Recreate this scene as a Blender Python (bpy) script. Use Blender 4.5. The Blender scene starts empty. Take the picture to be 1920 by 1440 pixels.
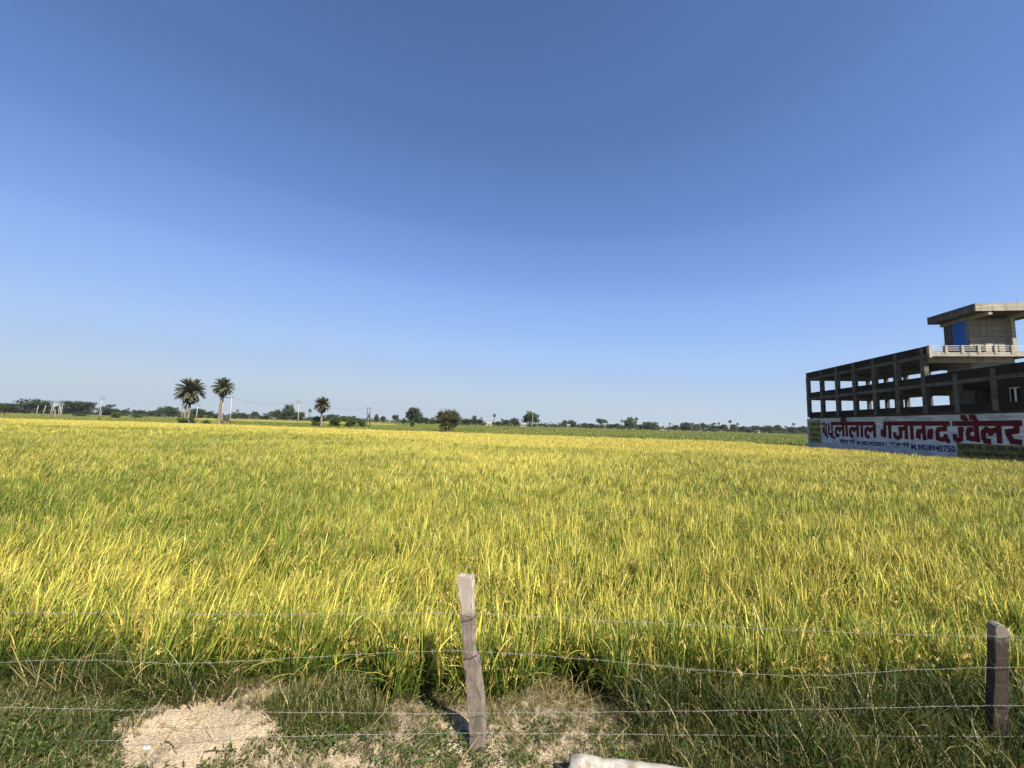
import bpy, math, random
import numpy as np
from mathutils import Matrix, Vector, Euler

random.seed(7); rng = np.random.default_rng(11)
SC = bpy.context.scene
COL = SC.collection
PI = math.pi

# ------------------------------------------------------------------ camera
FPX, CAMH = 760.0, 2.6                       # focal length in photo pixels, eye height in metres
ROLL = math.atan(.0267)
PITCH = math.atan((794.2-720)/FPX*math.cos(ROLL))
_fw = np.array([0, math.cos(PITCH), math.sin(PITCH)]); _u0 = np.array([0, -math.sin(PITCH), math.cos(PITCH)]); _r0 = np.array([1., 0, 0])
_rt = _r0*math.cos(ROLL)+_u0*math.sin(ROLL); _up = -_r0*math.sin(ROLL)+_u0*math.cos(ROLL)
cam = bpy.data.cameras.new('camera'); camo = bpy.data.objects.new('camera', cam); COL.objects.link(camo)
cam.sensor_width = 36; cam.lens = FPX/1920*36; cam.clip_start = .05; cam.clip_end = 9000
M = Matrix.Identity(4)
for i in range(3):
    M[i][0] = _rt[i]; M[i][1] = _up[i]; M[i][2] = -_fw[i]
M[0][3], M[1][3], M[2][3] = 0, 0, CAMH
camo.matrix_world = M
SC.camera = camo
# ------------------------------------------------------------------ sky, sun, exposure
EXPO = 1.28
SUN_AZ, SUN_EL = math.atan2(.55, -.835), math.radians(45)     # azimuth from +Y towards +X
w = bpy.data.worlds.new('World'); SC.world = w; w.use_nodes = True
nt = w.node_tree; nt.nodes.clear()
sky = nt.nodes.new('ShaderNodeTexSky'); sky.sky_type = 'NISHITA'; sky.sun_disc = False
sky.sun_elevation = SUN_EL; sky.sun_rotation = SUN_AZ
sky.air_density = 1.0; sky.dust_density = .5; sky.ozone_density = 2.2; sky.altitude = 200
bg = nt.nodes.new('ShaderNodeBackground'); bg.inputs['Strength'].default_value = .15
out = nt.nodes.new('ShaderNodeOutputWorld')
gm = nt.nodes.new('ShaderNodeGamma'); gm.inputs[1].default_value = .72
hs_ = nt.nodes.new('ShaderNodeHueSaturation'); hs_.inputs['Saturation'].default_value = 1.25
crv = nt.nodes.new('ShaderNodeValToRGB')      # colour response of the camera to the clear sky
SKYK = .191
sc0 = nt.nodes.new('ShaderNodeVectorMath'); sc0.operation = 'SCALE'; sc0.inputs['Scale'].default_value = SKYK
sc1 = nt.nodes.new('ShaderNodeVectorMath'); sc1.operation = 'SCALE'; sc1.inputs['Scale'].default_value = 1/(.15*2**EXPO)
crv.color_ramp.interpolation = 'CARDINAL'
_lin = lambda v: tuple(((q/255+.055)/1.055)**2.4 for q in v)
_el = crv.color_ramp.elements
while len(_el) > 1: _el.remove(_el[-1])
_el[0].position = 0; _el[0].color = (*_lin((50, 70, 118)), 1)
for p_, c_ in ((.098, (80, 111, 165)), (.122, (95, 130, 190)), (.153, (113, 151, 216)), (.205, (139, 177, 239)), (.309, (165, 198, 245)), (.43, (178, 204, 238)), (.63, (191, 209, 227)), (.85, (190, 204, 217)), (1., (190, 203, 215))):
    e_ = _el.new(p_); e_.color = (*_lin(c_), 1)
sep_ = nt.nodes.new('ShaderNodeSeparateXYZ')
for a_, b_ in ((sky, gm), (gm, hs_), (hs_, sc0), (sc0, sep_), (sep_, crv), (crv, sc1), (sc1, bg)): nt.links.new(a_.outputs[0], b_.inputs['Color'] if 'Color' in b_.inputs else b_.inputs[0])
nt.links.new(bg.outputs[0], out.inputs[0])
sun = bpy.data.lights.new('sun', 'SUN'); sun.energy = 4.6; sun.angle = math.radians(.53); sun.color = (1, .93, .80)
suno = bpy.data.objects.new('sun', sun); COL.objects.link(suno)
sd = Vector((math.sin(SUN_AZ)*math.cos(SUN_EL), math.cos(SUN_AZ)*math.cos(SUN_EL), math.sin(SUN_EL)))
suno.rotation_euler = sd.to_track_quat('Z', 'Y').to_euler(); suno.location = (20, -30, 40)
SC.cycles.max_bounces = 6; SC.cycles.diffuse_bounces = 3; SC.cycles.transmission_bounces = 3
SC.view_settings.view_transform = 'Standard'; SC.view_settings.look = 'None'
SC.view_settings.gamma = 1; SC.view_settings.exposure = EXPO

# ------------------------------------------------------------------ helpers
def ray(x, y): return _fw+_rt*(x-960)/FPX-_up*(y-720)/FPX
def at(x, y, Y):
    r = ray(x, y); t = Y/r[1]; return Vector((r[0]*t, Y, CAMH+r[2]*t))
def ppm(Y): return FPX/Y                      # photo pixels per metre at distance Y

class MB:
    def __init__(s): s.v = []; s.f = []; s.m = []
    def quad(s, *p):
        i = len(s.v); s.v += [tuple(q) for q in p]; s.f.append(tuple(range(i, i+len(p))))
    def box(s, a, b, T=None):
        (x0, y0, z0), (x1, y1, z1) = a, b
        P = [(x0, y0, z0), (x1, y0, z0), (x1, y1, z0), (x0, y1, z0), (x0, y0, z1), (x1, y0, z1), (x1, y1, z1), (x0, y1, z1)]
        if T: P = [T(p) for p in P]
        i = len(s.v); s.v += [tuple(p) for p in P]
        for f in ((0, 3, 2, 1), (4, 5, 6, 7), (0, 1, 5, 4), (1, 2, 6, 5), (2, 3, 7, 6), (3, 0, 4, 7)): s.f.append(tuple(i+k for k in f))
    def tube(s, pts, rad, n=6, cap=True):
        pts = [Vector(p) for p in pts]
        if not hasattr(rad, '__len__'): rad = [rad]*len(pts)
        base = len(s.v); prev = None
        for k, p in enumerate(pts):
            d = (pts[min(k+1, len(pts)-1)]-pts[max(k-1, 0)]).normalized()
            a = Vector((1, 0, 0)) if abs(d.x) < .8 else Vector((0, 1, 0))
            if prev is not None: a = prev
            a = (a-d*a.dot(d)).normalized(); b = d.cross(a); prev = a
            for j in range(n):
                q = 2*PI*j/n; s.v.append(tuple(p+(a*math.cos(q)+b*math.sin(q))*rad[k]))
        for k in range(len(pts)-1):
            for j in range(n):
                s.f.append((base+k*n+j, base+k*n+(j+1) % n, base+(k+1)*n+(j+1) % n, base+(k+1)*n+j))
        if cap:
            s.f.append(tuple(base+j for j in reversed(range(n)))); e = base+(len(pts)-1)*n; s.f.append(tuple(e+j for j in range(n)))
    def mesh(s, name, mat=None, smooth=False):
        me = bpy.data.meshes.new(name); me.from_pydata(s.v, [], s.f)
        if mat: me.materials.append(mat)
        if smooth: me.polygons.foreach_set('use_smooth', [True]*len(me.polygons))
        me.update(); return me
    def build(s, name, mat, parent=None, smooth=False):
        return link(name, s.mesh(name, mat, smooth), parent)

def link(name, data, parent=None):
    o = bpy.data.objects.new(name, data); COL.objects.link(o)
    if parent is not None: o.parent = parent
    return o
def tag(o, label=None, cat=None, group=None, kind=None):
    if label: o['label'] = label
    if cat: o['category'] = cat
    if group: o['group'] = group
    if kind: o['kind'] = kind
    return o
def thing(name, loc, label, cat, group=None):
    o = bpy.data.objects.new(name, None); o.empty_display_size = .2; COL.objects.link(o); o.location = loc
    return tag(o, label, cat, group)

# ------------------------------------------------------------------ materials
def mat(name, rough=.8):
    m = bpy.data.materials.new(name); m.use_nodes = True
    p = m.node_tree.nodes['Principled BSDF']; p.inputs['Roughness'].default_value = rough
    p.inputs['Specular IOR Level'].default_value = .25
    return m, m.node_tree, p
def N(t, kind, **kw):
    n = t.nodes.new('ShaderNode'+kind)
    for k, v in kw.items():
        if k.startswith('i_'):
            key = k[2:]
            key = int(key) if key.isdigit() else key.replace('_', ' ')
            n.inputs[key].default_value = v
        else: setattr(n, k, v)
    return n
def ramp(t, fac, stops):
    r = t.nodes.new('ShaderNodeValToRGB'); e = r.color_ramp.elements
    while len(e) > 1: e.remove(e[-1])
    e[0].position = stops[0][0]; e[0].color = (*stops[0][1], 1)
    for p, c in stops[1:]:
        x = e.new(p); x.color = (*c, 1)
    t.links.new(fac, r.inputs[0]); return r.outputs[0]
def mix(t, fac, a, b, mode='MIX'):
    n = t.nodes.new('ShaderNodeMix'); n.data_type = 'RGBA'; n.blend_type = mode; n.clamp_factor = True
    for sock, v in ((n.inputs[0], fac), (n.inputs[6], a), (n.inputs[7], b)):
        if isinstance(v, (int, float)): sock.default_value = v
        elif isinstance(v, tuple): sock.default_value = (*v, 1) if len(v) == 3 else v
        else: t.links.new(v, sock)
    return n.outputs[2]
def math_(t, op, a, b=0., c=0., clamp=False):
    n = t.nodes.new('ShaderNodeMath'); n.operation = op; n.use_clamp = clamp
    for s, v in zip(n.inputs, (a, b, c)):
        if isinstance(v, (int, float)): s.default_value = v
        else: t.links.new(v, s)
    return n.outputs[0]
def noise(t, scale, detail=4, coord='Object', rough=.55, vec=None):
    n = t.nodes.new('ShaderNodeTexNoise'); n.inputs['Scale'].default_value = scale; n.inputs['Detail'].default_value = detail; n.inputs['Roughness'].default_value = rough
    if vec is None:
        if coord == 'World': vec = t.nodes.new('ShaderNodeNewGeometry').outputs['Position']
        else: vec = t.nodes.new('ShaderNodeTexCoord').outputs[coord]
    t.links.new(vec, n.inputs['Vector']); return n.outputs[0]
def bump(t, p, h, strength=.4, dist=.02):
    b = t.nodes.new('ShaderNodeBump'); b.inputs['Strength'].default_value = strength; b.inputs['Distance'].default_value = dist
    t.links.new(h, b.inputs['Height']); t.links.new(b.outputs[0], p.inputs['Normal'])

def surf(name, c0, c1, scale=2., rough=.85, bscale=None, bstr=.3, bdist=.02, coord='World', c2=None, s2=None):
    m, t, p = mat(name, rough); p.inputs['Specular IOR Level'].default_value = .04 if rough >= .7 else .25
    n = noise(t, scale, 6, coord)
    col = ramp(t, n, [(.32, c0), (.68, c1)])
    if c2: col = mix(t, ramp(t, noise(t, s2, 5, coord), [(.5, (0, 0, 0)), (.66, (1, 1, 1))]), col, c2)
    t.links.new(col, p.inputs['Base Color'])
    if bscale: bump(t, p, noise(t, bscale, 5, coord), bstr, bdist)
    return m

def stained(name, c0, c1, dark):
    """raw concrete: blotches, rain streaks running down, formwork board lines"""
    m, t, p = mat(name, .92); p.inputs['Specular IOR Level'].default_value = .04
    pos = N(t, 'NewGeometry').outputs['Position']
    col = ramp(t, noise(t, .9, 7, vec=pos), [(.3, c0), (.7, c1)])
    mp = N(t, 'Mapping'); mp.inputs['Scale'].default_value = (2.6, 2.6, .22); t.links.new(pos, mp.inputs[0])
    col = mix(t, ramp(t, noise(t, 1., 6, vec=mp.outputs[0]), [(.50, (0, 0, 0)), (.68, (.85, .85, .85))]), col, dark)
    mp2 = N(t, 'Mapping'); mp2.inputs['Scale'].default_value = (.25, .25, 5.5); t.links.new(pos, mp2.inputs[0])
    col = mix(t, ramp(t, noise(t, 1., 2, vec=mp2.outputs[0]), [(.52, (0, 0, 0)), (.60, (.30, .30, .30))]), col, tuple(q*1.5 for q in c1))
    t.links.new(col, p.inputs['Base Color']); bump(t, p, noise(t, 9, 5, vec=pos), .5, .02); return m
CONC = stained('concrete', (.052, .050, .044), (.108, .103, .090), (.030, .029, .026))  # dark copy of the concrete, the building's shade put into its colour
CONC_M = stained('half_shaded_concrete', (.15, .137, .117), (.21, .193, .165), (.115, .105, .09))  # middle copy, toned down for the canopy's shade on the tower wall
CONC_L = stained('sunlit_concrete', (.21, .188, .155), (.32, .287, .238), (.135, .12, .10))  # pale copy for faces the sun strikes, sunlight put into the colour
def brick_mat():
    m, t, p = mat('rough_brick', .95); p.inputs['Specular IOR Level'].default_value = .03
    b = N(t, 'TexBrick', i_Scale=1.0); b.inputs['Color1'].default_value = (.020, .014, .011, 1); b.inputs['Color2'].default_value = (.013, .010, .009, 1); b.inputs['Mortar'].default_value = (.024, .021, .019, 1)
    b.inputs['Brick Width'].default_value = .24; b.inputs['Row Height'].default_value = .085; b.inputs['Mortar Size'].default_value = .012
    tc = N(t, 'TexCoord'); mp = N(t, 'Mapping'); mp.inputs['Rotation'].default_value = (PI/2, 0, 0)
    t.links.new(tc.outputs['Object'], mp.inputs[0]); t.links.new(mp.outputs[0], b.inputs['Vector'])
    c = mix(t, .6, b.outputs[0], ramp(t, noise(t, .7, 6), [(.3, (.4, .4, .4)), (.7, (1.2, 1.15, 1.05))]), 'MULTIPLY')
    t.links.new(c, p.inputs['Base Color']); bump(t, p, b.outputs[1], -.4, .01); return m
BRICK = brick_mat()
def whitewash():
    m, t, p = mat('whitewashed_plaster', .9); p.inputs['Specular IOR Level'].default_value = .05
    tc = N(t, 'TexCoord'); mp = N(t, 'Mapping'); mp.inputs['Scale'].default_value = (.5, .5, 3.2)
    t.links.new(tc.outputs['Object'], mp.inputs[0])
    st = ramp(t, noise(t, 1.2, 8, vec=mp.outputs[0]), [(.42, (1, 1, 1)), (.56, (.66, .69, .70))])
    sep = N(t, 'SeparateXYZ'); t.links.new(tc.outputs['Object'], sep.inputs[0])
    top = math_(t, 'SMOOTH_MIN', math_(t, 'MULTIPLY', math_(t, 'SUBTRACT', sep.outputs[2], 3.95), 3.), 1., .2, clamp=True)
    blot = ramp(t, noise(t, .9, 7, vec=mp.outputs[0]), [(.45, (.42, .44, .43)), (.62, (.17, .18, .175))])
    col = mix(t, 1., (.57, .585, .60), st, 'MULTIPLY')
    col = mix(t, math_(t, 'MULTIPLY', top, .75), col, blot)
    low = math_(t, 'MULTIPLY', math_(t, 'SUBTRACT', math_(t, 'MULTIPLY_ADD', noise(t, 1.1, 6, vec=tc.outputs['Object']), 1.6, .25), sep.outputs[2]), 1.1, clamp=True)
    col = mix(t, math_(t, 'MULTIPLY', low, .6), col, (.22, .20, .16))
    t.links.new(col, p.inputs['Base Color']); bump(t, p, noise(t, 6, 4), .2, .01); return m
WHITE = whitewash()
RED = surf('red_sign_paint', (.06, .003, .005), (.10, .005, .007), 1.5, .7)
NAVY = surf('navy_sign_paint', (.012, .016, .06), (.02, .025, .09), 1.5, .7)
BLACKP = surf('black_sign_paint', (.012, .012, .012), (.03, .028, .02), 1.5, .7)
YELLOWP = surf('yellow_sign_paint', (.24, .195, .05), (.32, .26, .07), 1.2, .85, c2=(.18, .155, .06), s2=.8)
YELLOWD = surf('shaded_yellow_sign_paint', (.14, .12, .035), (.20, .165, .05), 1.2, .85, c2=(.10, .09, .04), s2=.8)  # yellow panel paint again, darkened for the shade near the ground
BLUE = surf('blue_sheet', (.009, .10, .36), (.014, .14, .48), 1.2, .55, 2.5, .4, .05)
RAILW = surf('white_rail_paint', (.380, .373, .345), (.455, .448, .414), 2, .6)
POLEC = surf('prestressed_concrete', (.25, .24, .215), (.33, .315, .28), 1.5, .85)
STEEL = surf('rusty_steel', (.05, .045, .04), (.10, .085, .07), 3, .7)
WIREM = surf('galvanised_wire', (.13, .125, .115), (.23, .22, .20), 40, .75); WIREM.node_tree.nodes['Principled BSDF'].inputs['Roughness'].default_value = .75
HOUSEW = surf('house_whitewash', (.300, .300, .290), (.358, .353, .338), 1, .85)
HOUSED = surf('house_dark_opening', (.03, .03, .03), (.06, .055, .05), 1, .9)
BARK = surf('bark', (.062, .048, .034), (.110, .086, .062), 3, .95, 8, .6, .05, coord='Object')
PALMBARK = surf('palm_bark', (.117, .097, .076), (.221, .186, .145), 2.5, .95, 6, .8, .08, coord='Object')
PIPEM = surf('limewashed_concrete', (.27, .25, .215), (.42, .39, .345), 9, .9, 45, .8, .008, coord='Object', c2=(.17, .14, .10), s2=7)

def leaf_mat(name, a, b, c, trans=.25, rough=.6, tscale=.35):
    m, t, p = mat(name, rough)
    oi = N(t, 'ObjectInfo')
    n = noise(t, tscale, 3, 'World')
    n2 = noise(t, 2.6, 3, 'World')
    f = math_(t, 'ADD', math_(t, 'MULTIPLY', n, .7), math_(t, 'MULTIPLY', n2, .45), clamp=True)
    col = ramp(t, f, [(.36, a), (.56, b), (.8, c)])
    hs = N(t, 'HueSaturation'); t.links.new(col, hs.inputs['Color'])
    t.links.new(math_(t, 'MULTIPLY_ADD', oi.outputs['Random'], .035, .483), hs.inputs['Hue'])
    t.links.new(math_(t, 'MULTIPLY_ADD', oi.outputs['Random'], .5, .75), hs.inputs['Value'])
    t.links.new(hs.outputs[0], p.inputs['Base Color'])
    tr = N(t, 'BsdfTranslucent'); t.links.new(hs.outputs[0], tr.inputs[0])
    mx = N(t, 'MixShader', i_0=trans); t.links.new(p.outputs[0], mx.inputs[1]); t.links.new(tr.outputs[0], mx.inputs[2])
    t.links.new(mx.outputs[0], t.nodes['Material Output'].inputs[0]); return m
LEAF = leaf_mat('tree_leaf', (.019, .032, .012), (.036, .054, .018), (.059, .079, .024))
LEAF_BR = leaf_mat('browning_leaf', (.030, .036, .012), (.054, .058, .020), (.10, .085, .034), tscale=.9)
PALML = leaf_mat('date_palm_leaflet', (.069, .072, .041), (.100, .103, .059), (.138, .138, .083), .12)
DEADL = leaf_mat('dead_palm_leaflet', (.083, .062, .038), (.131, .100, .062), (.179, .138, .090), .1)
BUSHL = leaf_mat('bush_leaf', (.034, .055, .014), (.059, .090, .021), (.090, .124, .031))

def crop_mat(name, base, green, yellow, gold, trans=.17, hfield=1.0):
    """blade colour: t = height in the plant, k = leaf / ear / dry leaf, yel = ripeness of the hill (per instance)"""
    m, t, p = mat(name, .42); p.inputs['Specular IOR Level'].default_value = .3
    at_ = N(t, 'Attribute', attribute_name='t'); ak = N(t, 'Attribute', attribute_name='k'); ay = N(t, 'Attribute', attribute_name='yel', attribute_type='INSTANCER')
    ar = N(t, 'Attribute', attribute_name='rnd')
    oi = N(t, 'ObjectInfo')
    y = math_(t, 'ADD', ay.outputs['Fac'], math_(t, 'MULTIPLY', math_(t, 'SUBTRACT', oi.outputs['Random'], .5), .55))
    y = math_(t, 'ADD', y, math_(t, 'MULTIPLY', math_(t, 'SUBTRACT', ar.outputs['Fac'], .5), .85))
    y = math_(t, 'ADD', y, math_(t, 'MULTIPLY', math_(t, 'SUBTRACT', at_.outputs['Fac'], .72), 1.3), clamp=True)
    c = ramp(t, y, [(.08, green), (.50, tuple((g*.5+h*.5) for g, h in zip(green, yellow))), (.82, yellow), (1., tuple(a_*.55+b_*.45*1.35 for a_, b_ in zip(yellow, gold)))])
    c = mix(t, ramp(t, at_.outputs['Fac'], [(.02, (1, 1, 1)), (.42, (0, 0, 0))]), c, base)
    c = mix(t, ak.outputs['Fac'], c, mix(t, ar.outputs['Fac'], gold, tuple(min(.8, q*1.45+.04) for q in gold)))
    vr = math_(t, 'MULTIPLY_ADD', math_(t, 'FRACT', math_(t, 'MULTIPLY', ar.outputs['Fac'], 37.3)), .75, .58)
    hv = N(t, 'HueSaturation'); t.links.new(vr, hv.inputs['Value']); t.links.new(c, hv.inputs['Color']); c = hv.outputs[0]
    t.links.new(c, p.inputs['Base Color'])
    tr = N(t, 'BsdfTranslucent'); t.links.new(c, tr.inputs[0])
    mx = N(t, 'MixShader', i_0=trans); t.links.new(p.outputs[0], mx.inputs[1]); t.links.new(tr.outputs[0], mx.inputs[2])
    t.links.new(mx.outputs[0], t.nodes['Material Output'].inputs[0]); return m
RICE = crop_mat('rice_leaf', (.035, .045, .012), (.088, .155, .018), (.63, .575, .10), (.44, .32, .085))  # base colour darkened for shade at the foot, where leaves are also greener
GREENCROP = crop_mat('green_crop_leaf', (.05, .06, .02), (.072, .118, .012), (.40, .34, .08), (.20, .19, .05))
GRASSM = crop_mat('verge_grass', (.04, .038, .016), (.030, .052, .007), (.145, .142, .032), (.27, .21, .09))
WEEDM = crop_mat('broad_weed_leaf', (.05, .06, .02), (.045, .075, .013), (.13, .145, .035), (.2, .165, .066))

# ------------------------------------------------------------------ ground
def ground_mat():
    m, t, p = mat('ground_soil', .95); p.inputs['Specular IOR Level'].default_value = .05
    pos = N(t, 'NewGeometry').outputs['Position']; sep = N(t, 'SeparateXYZ'); t.links.new(pos, sep.inputs[0])
    n1 = noise(t, 1.3, 5, vec=pos); n2 = noise(t, 55, 4, vec=pos); nb = noise(t, .012, 4, vec=pos)
    sand = mix(t, 1., ramp(t, n1, [(.3, (.33, .255, .165)), (.7, (.45, .36, .245))]), ramp(t, n2, [(.35, (.55, .52, .48)), (.6, (1.1, 1.08, 1.05))]), 'MULTIPLY')
    vor = N(t, 'TexVoronoi', i_Scale=70.); t.links.new(pos, vor.inputs[0])
    sand = mix(t, .45, sand, ramp(t, vor.outputs['Color'], [(.2, (.22, .16, .105)), (.8, (.53, .45, .34))]))
    soil = ramp(t, noise(t, 9, 5, vec=pos), [(.3, (.035, .024, .014)), (.7, (.10, .072, .044))])
    edge = math_(t, 'ADD', sep.outputs[1], math_(t, 'MULTIPLY', math_(t, 'SUBTRACT', n1, .5), .7))
    f1 = math_(t, 'MULTIPLY', math_(t, 'SUBTRACT', edge, 4.12), 2.2, clamp=True)
    c = mix(t, f1, sand, soil)
    far = ramp(t, nb, [(.36, (.07, .095, .025)), (.48, (.11, .12, .035)), (.60, (.18, .155, .06)), (.7, (.085, .105, .032))])
    f2 = math_(t, 'MULTIPLY', math_(t, 'SUBTRACT', sep.outputs[1], 72.), .08, clamp=True)
    f3 = math_(t, 'MULTIPLY', math_(t, 'SUBTRACT', sep.outputs[0], 42.), .4, clamp=True)
    c = mix(t, math_(t, 'MAXIMUM', f2, f3), c, far)
    t.links.new(c, p.inputs['Base Color'])
    h = math_(t, 'ADD', math_(t, 'MULTIPLY', n2, .6), math_(t, 'MULTIPLY', vor.outputs['Distance'], .8))
    bump(t, p, h, .7, .015); return m
def ground_z(x, y):
    x = np.asarray(x, float); y = np.asarray(y, float)
    z = -.14*np.clip((y-3.85)/.7, 0, 1)
    near = np.clip((9-y)/3, 0, 1)*np.clip((12-abs(x))/4, 0, 1)
    z = z+near*(.025*np.sin(x*2.1+1.3*y)+.02*np.sin(3.7*x-2.9*y+1)+.012*np.sin(9*x+4*y)+.010*np.sin(7.3*y-5.1*x+2))
    return z
def axis(lo, hi, step, far):
    a = list(np.arange(lo, hi+.001, step))
    return np.array([-f for f in reversed(far)]+a+list(far) if lo < 0 else a)
xs = np.array([-4000, -1500, -600, -250, -100, -40, -20, -12, -9]+list(np.arange(-7.5, 7.51, .07))+[9, 12, 20, 40, 100, 250, 600, 1500, 4000])
ys = np.array([-300, -60, -20, -5, 0, 1, 1.6]+list(np.arange(2, 6.01, .07))+[7, 9, 12, 20, 40, 80, 150, 300, 600, 1200, 2500, 5000, 8000])
GX, GY = np.meshgrid(xs, ys); GZ = ground_z(GX, GY)
me = bpy.data.meshes.new('ground'); nx, ny = len(xs), len(ys)
V = np.stack([GX, GY, GZ], -1).reshape(-1, 3)
F = [(j*nx+i, j*nx+i+1, (j+1)*nx+i+1, (j+1)*nx+i) for j in range(ny-1) for i in range(nx-1)]
me.from_pydata(V.tolist(), [], F); me.polygons.foreach_set('use_smooth', [True]*len(F)); me.materials.append(ground_mat())
tag(link('ground', me), 'sandy verge and flat farmland soil under the fields', 'ground', kind='structure')

# ------------------------------------------------------------------ blades and scatter
class BL:
    """collects leaf strips with per-vertex t, k, rnd"""
    def __init__(s, hmax): s.v = []; s.f = []; s.t = []; s.k = []; s.r = []; s.h = hmax
    def strip(s, pts, wid, side, k=0., rnd=None):
        rnd = random.random() if rnd is None else rnd
        b = len(s.v); n = len(pts)
        for p, w_ in zip(pts, wid):
            for sg in (-1, 1):
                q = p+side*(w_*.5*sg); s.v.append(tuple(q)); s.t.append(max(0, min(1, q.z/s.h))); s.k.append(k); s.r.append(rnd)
        for i in range(n-1): s.f.append((b+2*i, b+2*i+1, b+2*i+3, b+2*i+2))
    def blade(s, p0, az, ang, length, width, bend, segs=4, k=0., rnd=None, twist=.5):
        """ang: start angle from vertical, bend: angle added to the tip"""
        p = Vector(p0); pts = [p.copy()]; h = Vector((math.cos(az), math.sin(az), 0))
        for i in range(segs):
            a = ang+bend*((i+.5)/segs)**1.6
            p = p+(h*math.sin(a)+Vector((0, 0, math.cos(a))))*(length/segs); pts.append(p.copy())
        side = Vector((-math.sin(az+twist), math.cos(az+twist), 0))
        wd = [width*(.75 if i == 0 else 1)*max(.08, 1-(i/segs)**2.2) for i in range(segs+1)]
        s.strip(pts, wd, side, k, rnd); return pts
    def mesh(s, name, m):
        me = bpy.data.meshes.new(name); me.from_pydata(s.v, [], s.f); me.materials.append(m)
        for nm, d in (('t', s.t), ('k', s.k), ('rnd', s.r)):
            a = me.attributes.new(nm, 'FLOAT', 'POINT'); a.data.foreach_set('value', d)
        return me

def source_collection(name, meshes):
    c = bpy.data.collections.new(name)
    for i, me in enumerate(meshes):
        o = bpy.data.objects.new('%s_%02d' % (name, i), me); c.objects.link(o)
    return c
def scatter(name, pts, rot, scl, yel, coll, nvar, label, cat, m):
    n = len(pts)
    me = bpy.data.meshes.new(name); me.vertices.add(n); me.vertices.foreach_set('co', np.asarray(pts, np.float32).ravel())
    a = me.attributes.new('rot', 'FLOAT_VECTOR', 'POINT'); a.data.foreach_set('vector', np.asarray(rot, np.float32).ravel())
    a = me.attributes.new('scl', 'FLOAT_VECTOR', 'POINT'); a.data.foreach_set('vector', np.asarray(scl, np.float32).ravel())
    a = me.attributes.new('yel', 'FLOAT', 'POINT'); a.data.foreach_set('value', np.asarray(yel, np.float32))
    a = me.attributes.new('idx', 'INT', 'POINT'); a.data.foreach_set('value', rng.integers(0, nvar, n).astype(np.int32))
    me.materials.append(m)
    o = link(name, me); tag(o, label, cat, kind='stuff')
    g = bpy.data.node_groups.new(name+'_scatter', 'GeometryNodeTree')
    g.interface.new_socket('Geometry', in_out='INPUT', socket_type='NodeSocketGeometry'); g.interface.new_socket('Geometry', in_out='OUTPUT', socket_type='NodeSocketGeometry')
    gi = g.nodes.new('NodeGroupInput'); go = g.nodes.new('NodeGroupOutput')
    ip = g.nodes.new('GeometryNodeInstanceOnPoints'); ci = g.nodes.new('GeometryNodeCollectionInfo')
    ci.inputs['Collection'].default_value = coll; ci.inputs['Separate Children'].default_value = True; ci.inputs['Reset Children'].default_value = True
    ip.inputs['Pick Instance'].default_value = True
    def na(nm, ty):
        q = g.nodes.new('GeometryNodeInputNamedAttribute'); q.data_type = ty; q.inputs[0].default_value = nm; return q.outputs[0]
    L = g.links.new
    L(gi.outputs[0], ip.inputs['Points']); L(ci.outputs[0], ip.inputs['Instance']); L(na('idx', 'INT'), ip.inputs['Instance Index'])
    L(na('rot', 'FLOAT_VECTOR'), ip.inputs['Rotation']); L(na('scl', 'FLOAT_VECTOR'), ip.inputs['Scale']); L(ip.outputs[0], go.inputs[0])
    md = o.modifiers.new('scatter', 'NODES'); md.node_group = g
    return o

def rice_hill(seed, ntil, lw, segs, pan, spread=.06, hs=.93):
    """one hill: erect tillers, leaves that stand or arch over, some dead and broken, nodding ears"""
    random.seed(seed); b = BL(.95); tone = random.uniform(-.2, .2)
    for i in range(ntil):
        a0 = random.uniform(0, 2*PI); r = spread*math.sqrt(random.random()); p0 = Vector((r*math.cos(a0), r*math.sin(a0), -.03))
        az = a0+random.gauss(0, .6); lean = abs(random.gauss(.09, .09)); hh = hs*random.uniform(.38, .62)
        rn = min(1, max(0, random.random()+tone)); dry = 1. if random.random() < .10 else 0.
        st = b.blade(p0, az, lean, hh, lw*.65, .05, 2, dry*.6, rn*.6, random.uniform(-1.5, 1.5))
        for q in range(random.choice((1, 2, 2, 3))):
            f = random.uniform(.25, 1.); p = Vector(p0).lerp(st[-1], f)
            la = az+random.gauss(0, 1.4); k = random.uniform(.5, .9) if random.random() < .10 else dry*.7
            low = f < .55 and random.random() < .22
            b.blade(p, la, random.uniform(.5, 1.1) if low else random.uniform(.03, .36), hs*random.uniform(.30, .56)*(1.2-.35*f), lw*random.uniform(.6, 1.5), random.uniform(.8, 1.7) if low else random.choice((.04, .08, .14, .28, .5, 1.3))*random.uniform(.6, 1.3), segs, k, min(1, max(0, rn+random.gauss(0, .3))), random.uniform(-1.3, 1.3))
        if random.random() < pan:
            p = st[-1]; pts = b.blade(p, az+random.gauss(0, .8), .15, hs*random.uniform(.20, .27), lw*.35, 1.6, 5, .8, rn)
            for e in range(8):
                f = .35+.65*e/7; g = f*(len(pts)-1); i0 = min(len(pts)-2, int(g)); c = pts[i0].lerp(pts[i0+1], g-i0)
                v = Vector((random.gauss(0, .009), random.gauss(0, .009), -.018)); c2 = c+v
                b.strip([c, c2+Vector((0, 0, -.006)), c2+v*.6], [.003, max(.007, lw*.6), .002], Vector((random.gauss(0, 1), random.gauss(0, 1), .1)).normalized(), 1., rn)
    return b
def mesh_set(name, m, fn, n): return source_collection(name, [fn(i).mesh('%s_%d' % (name, i), m) for i in range(n)])
RH0 = mesh_set('rice_hill_near', RICE, lambda i: rice_hill(i, 30, .0108, 5, .16), 12)
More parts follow.
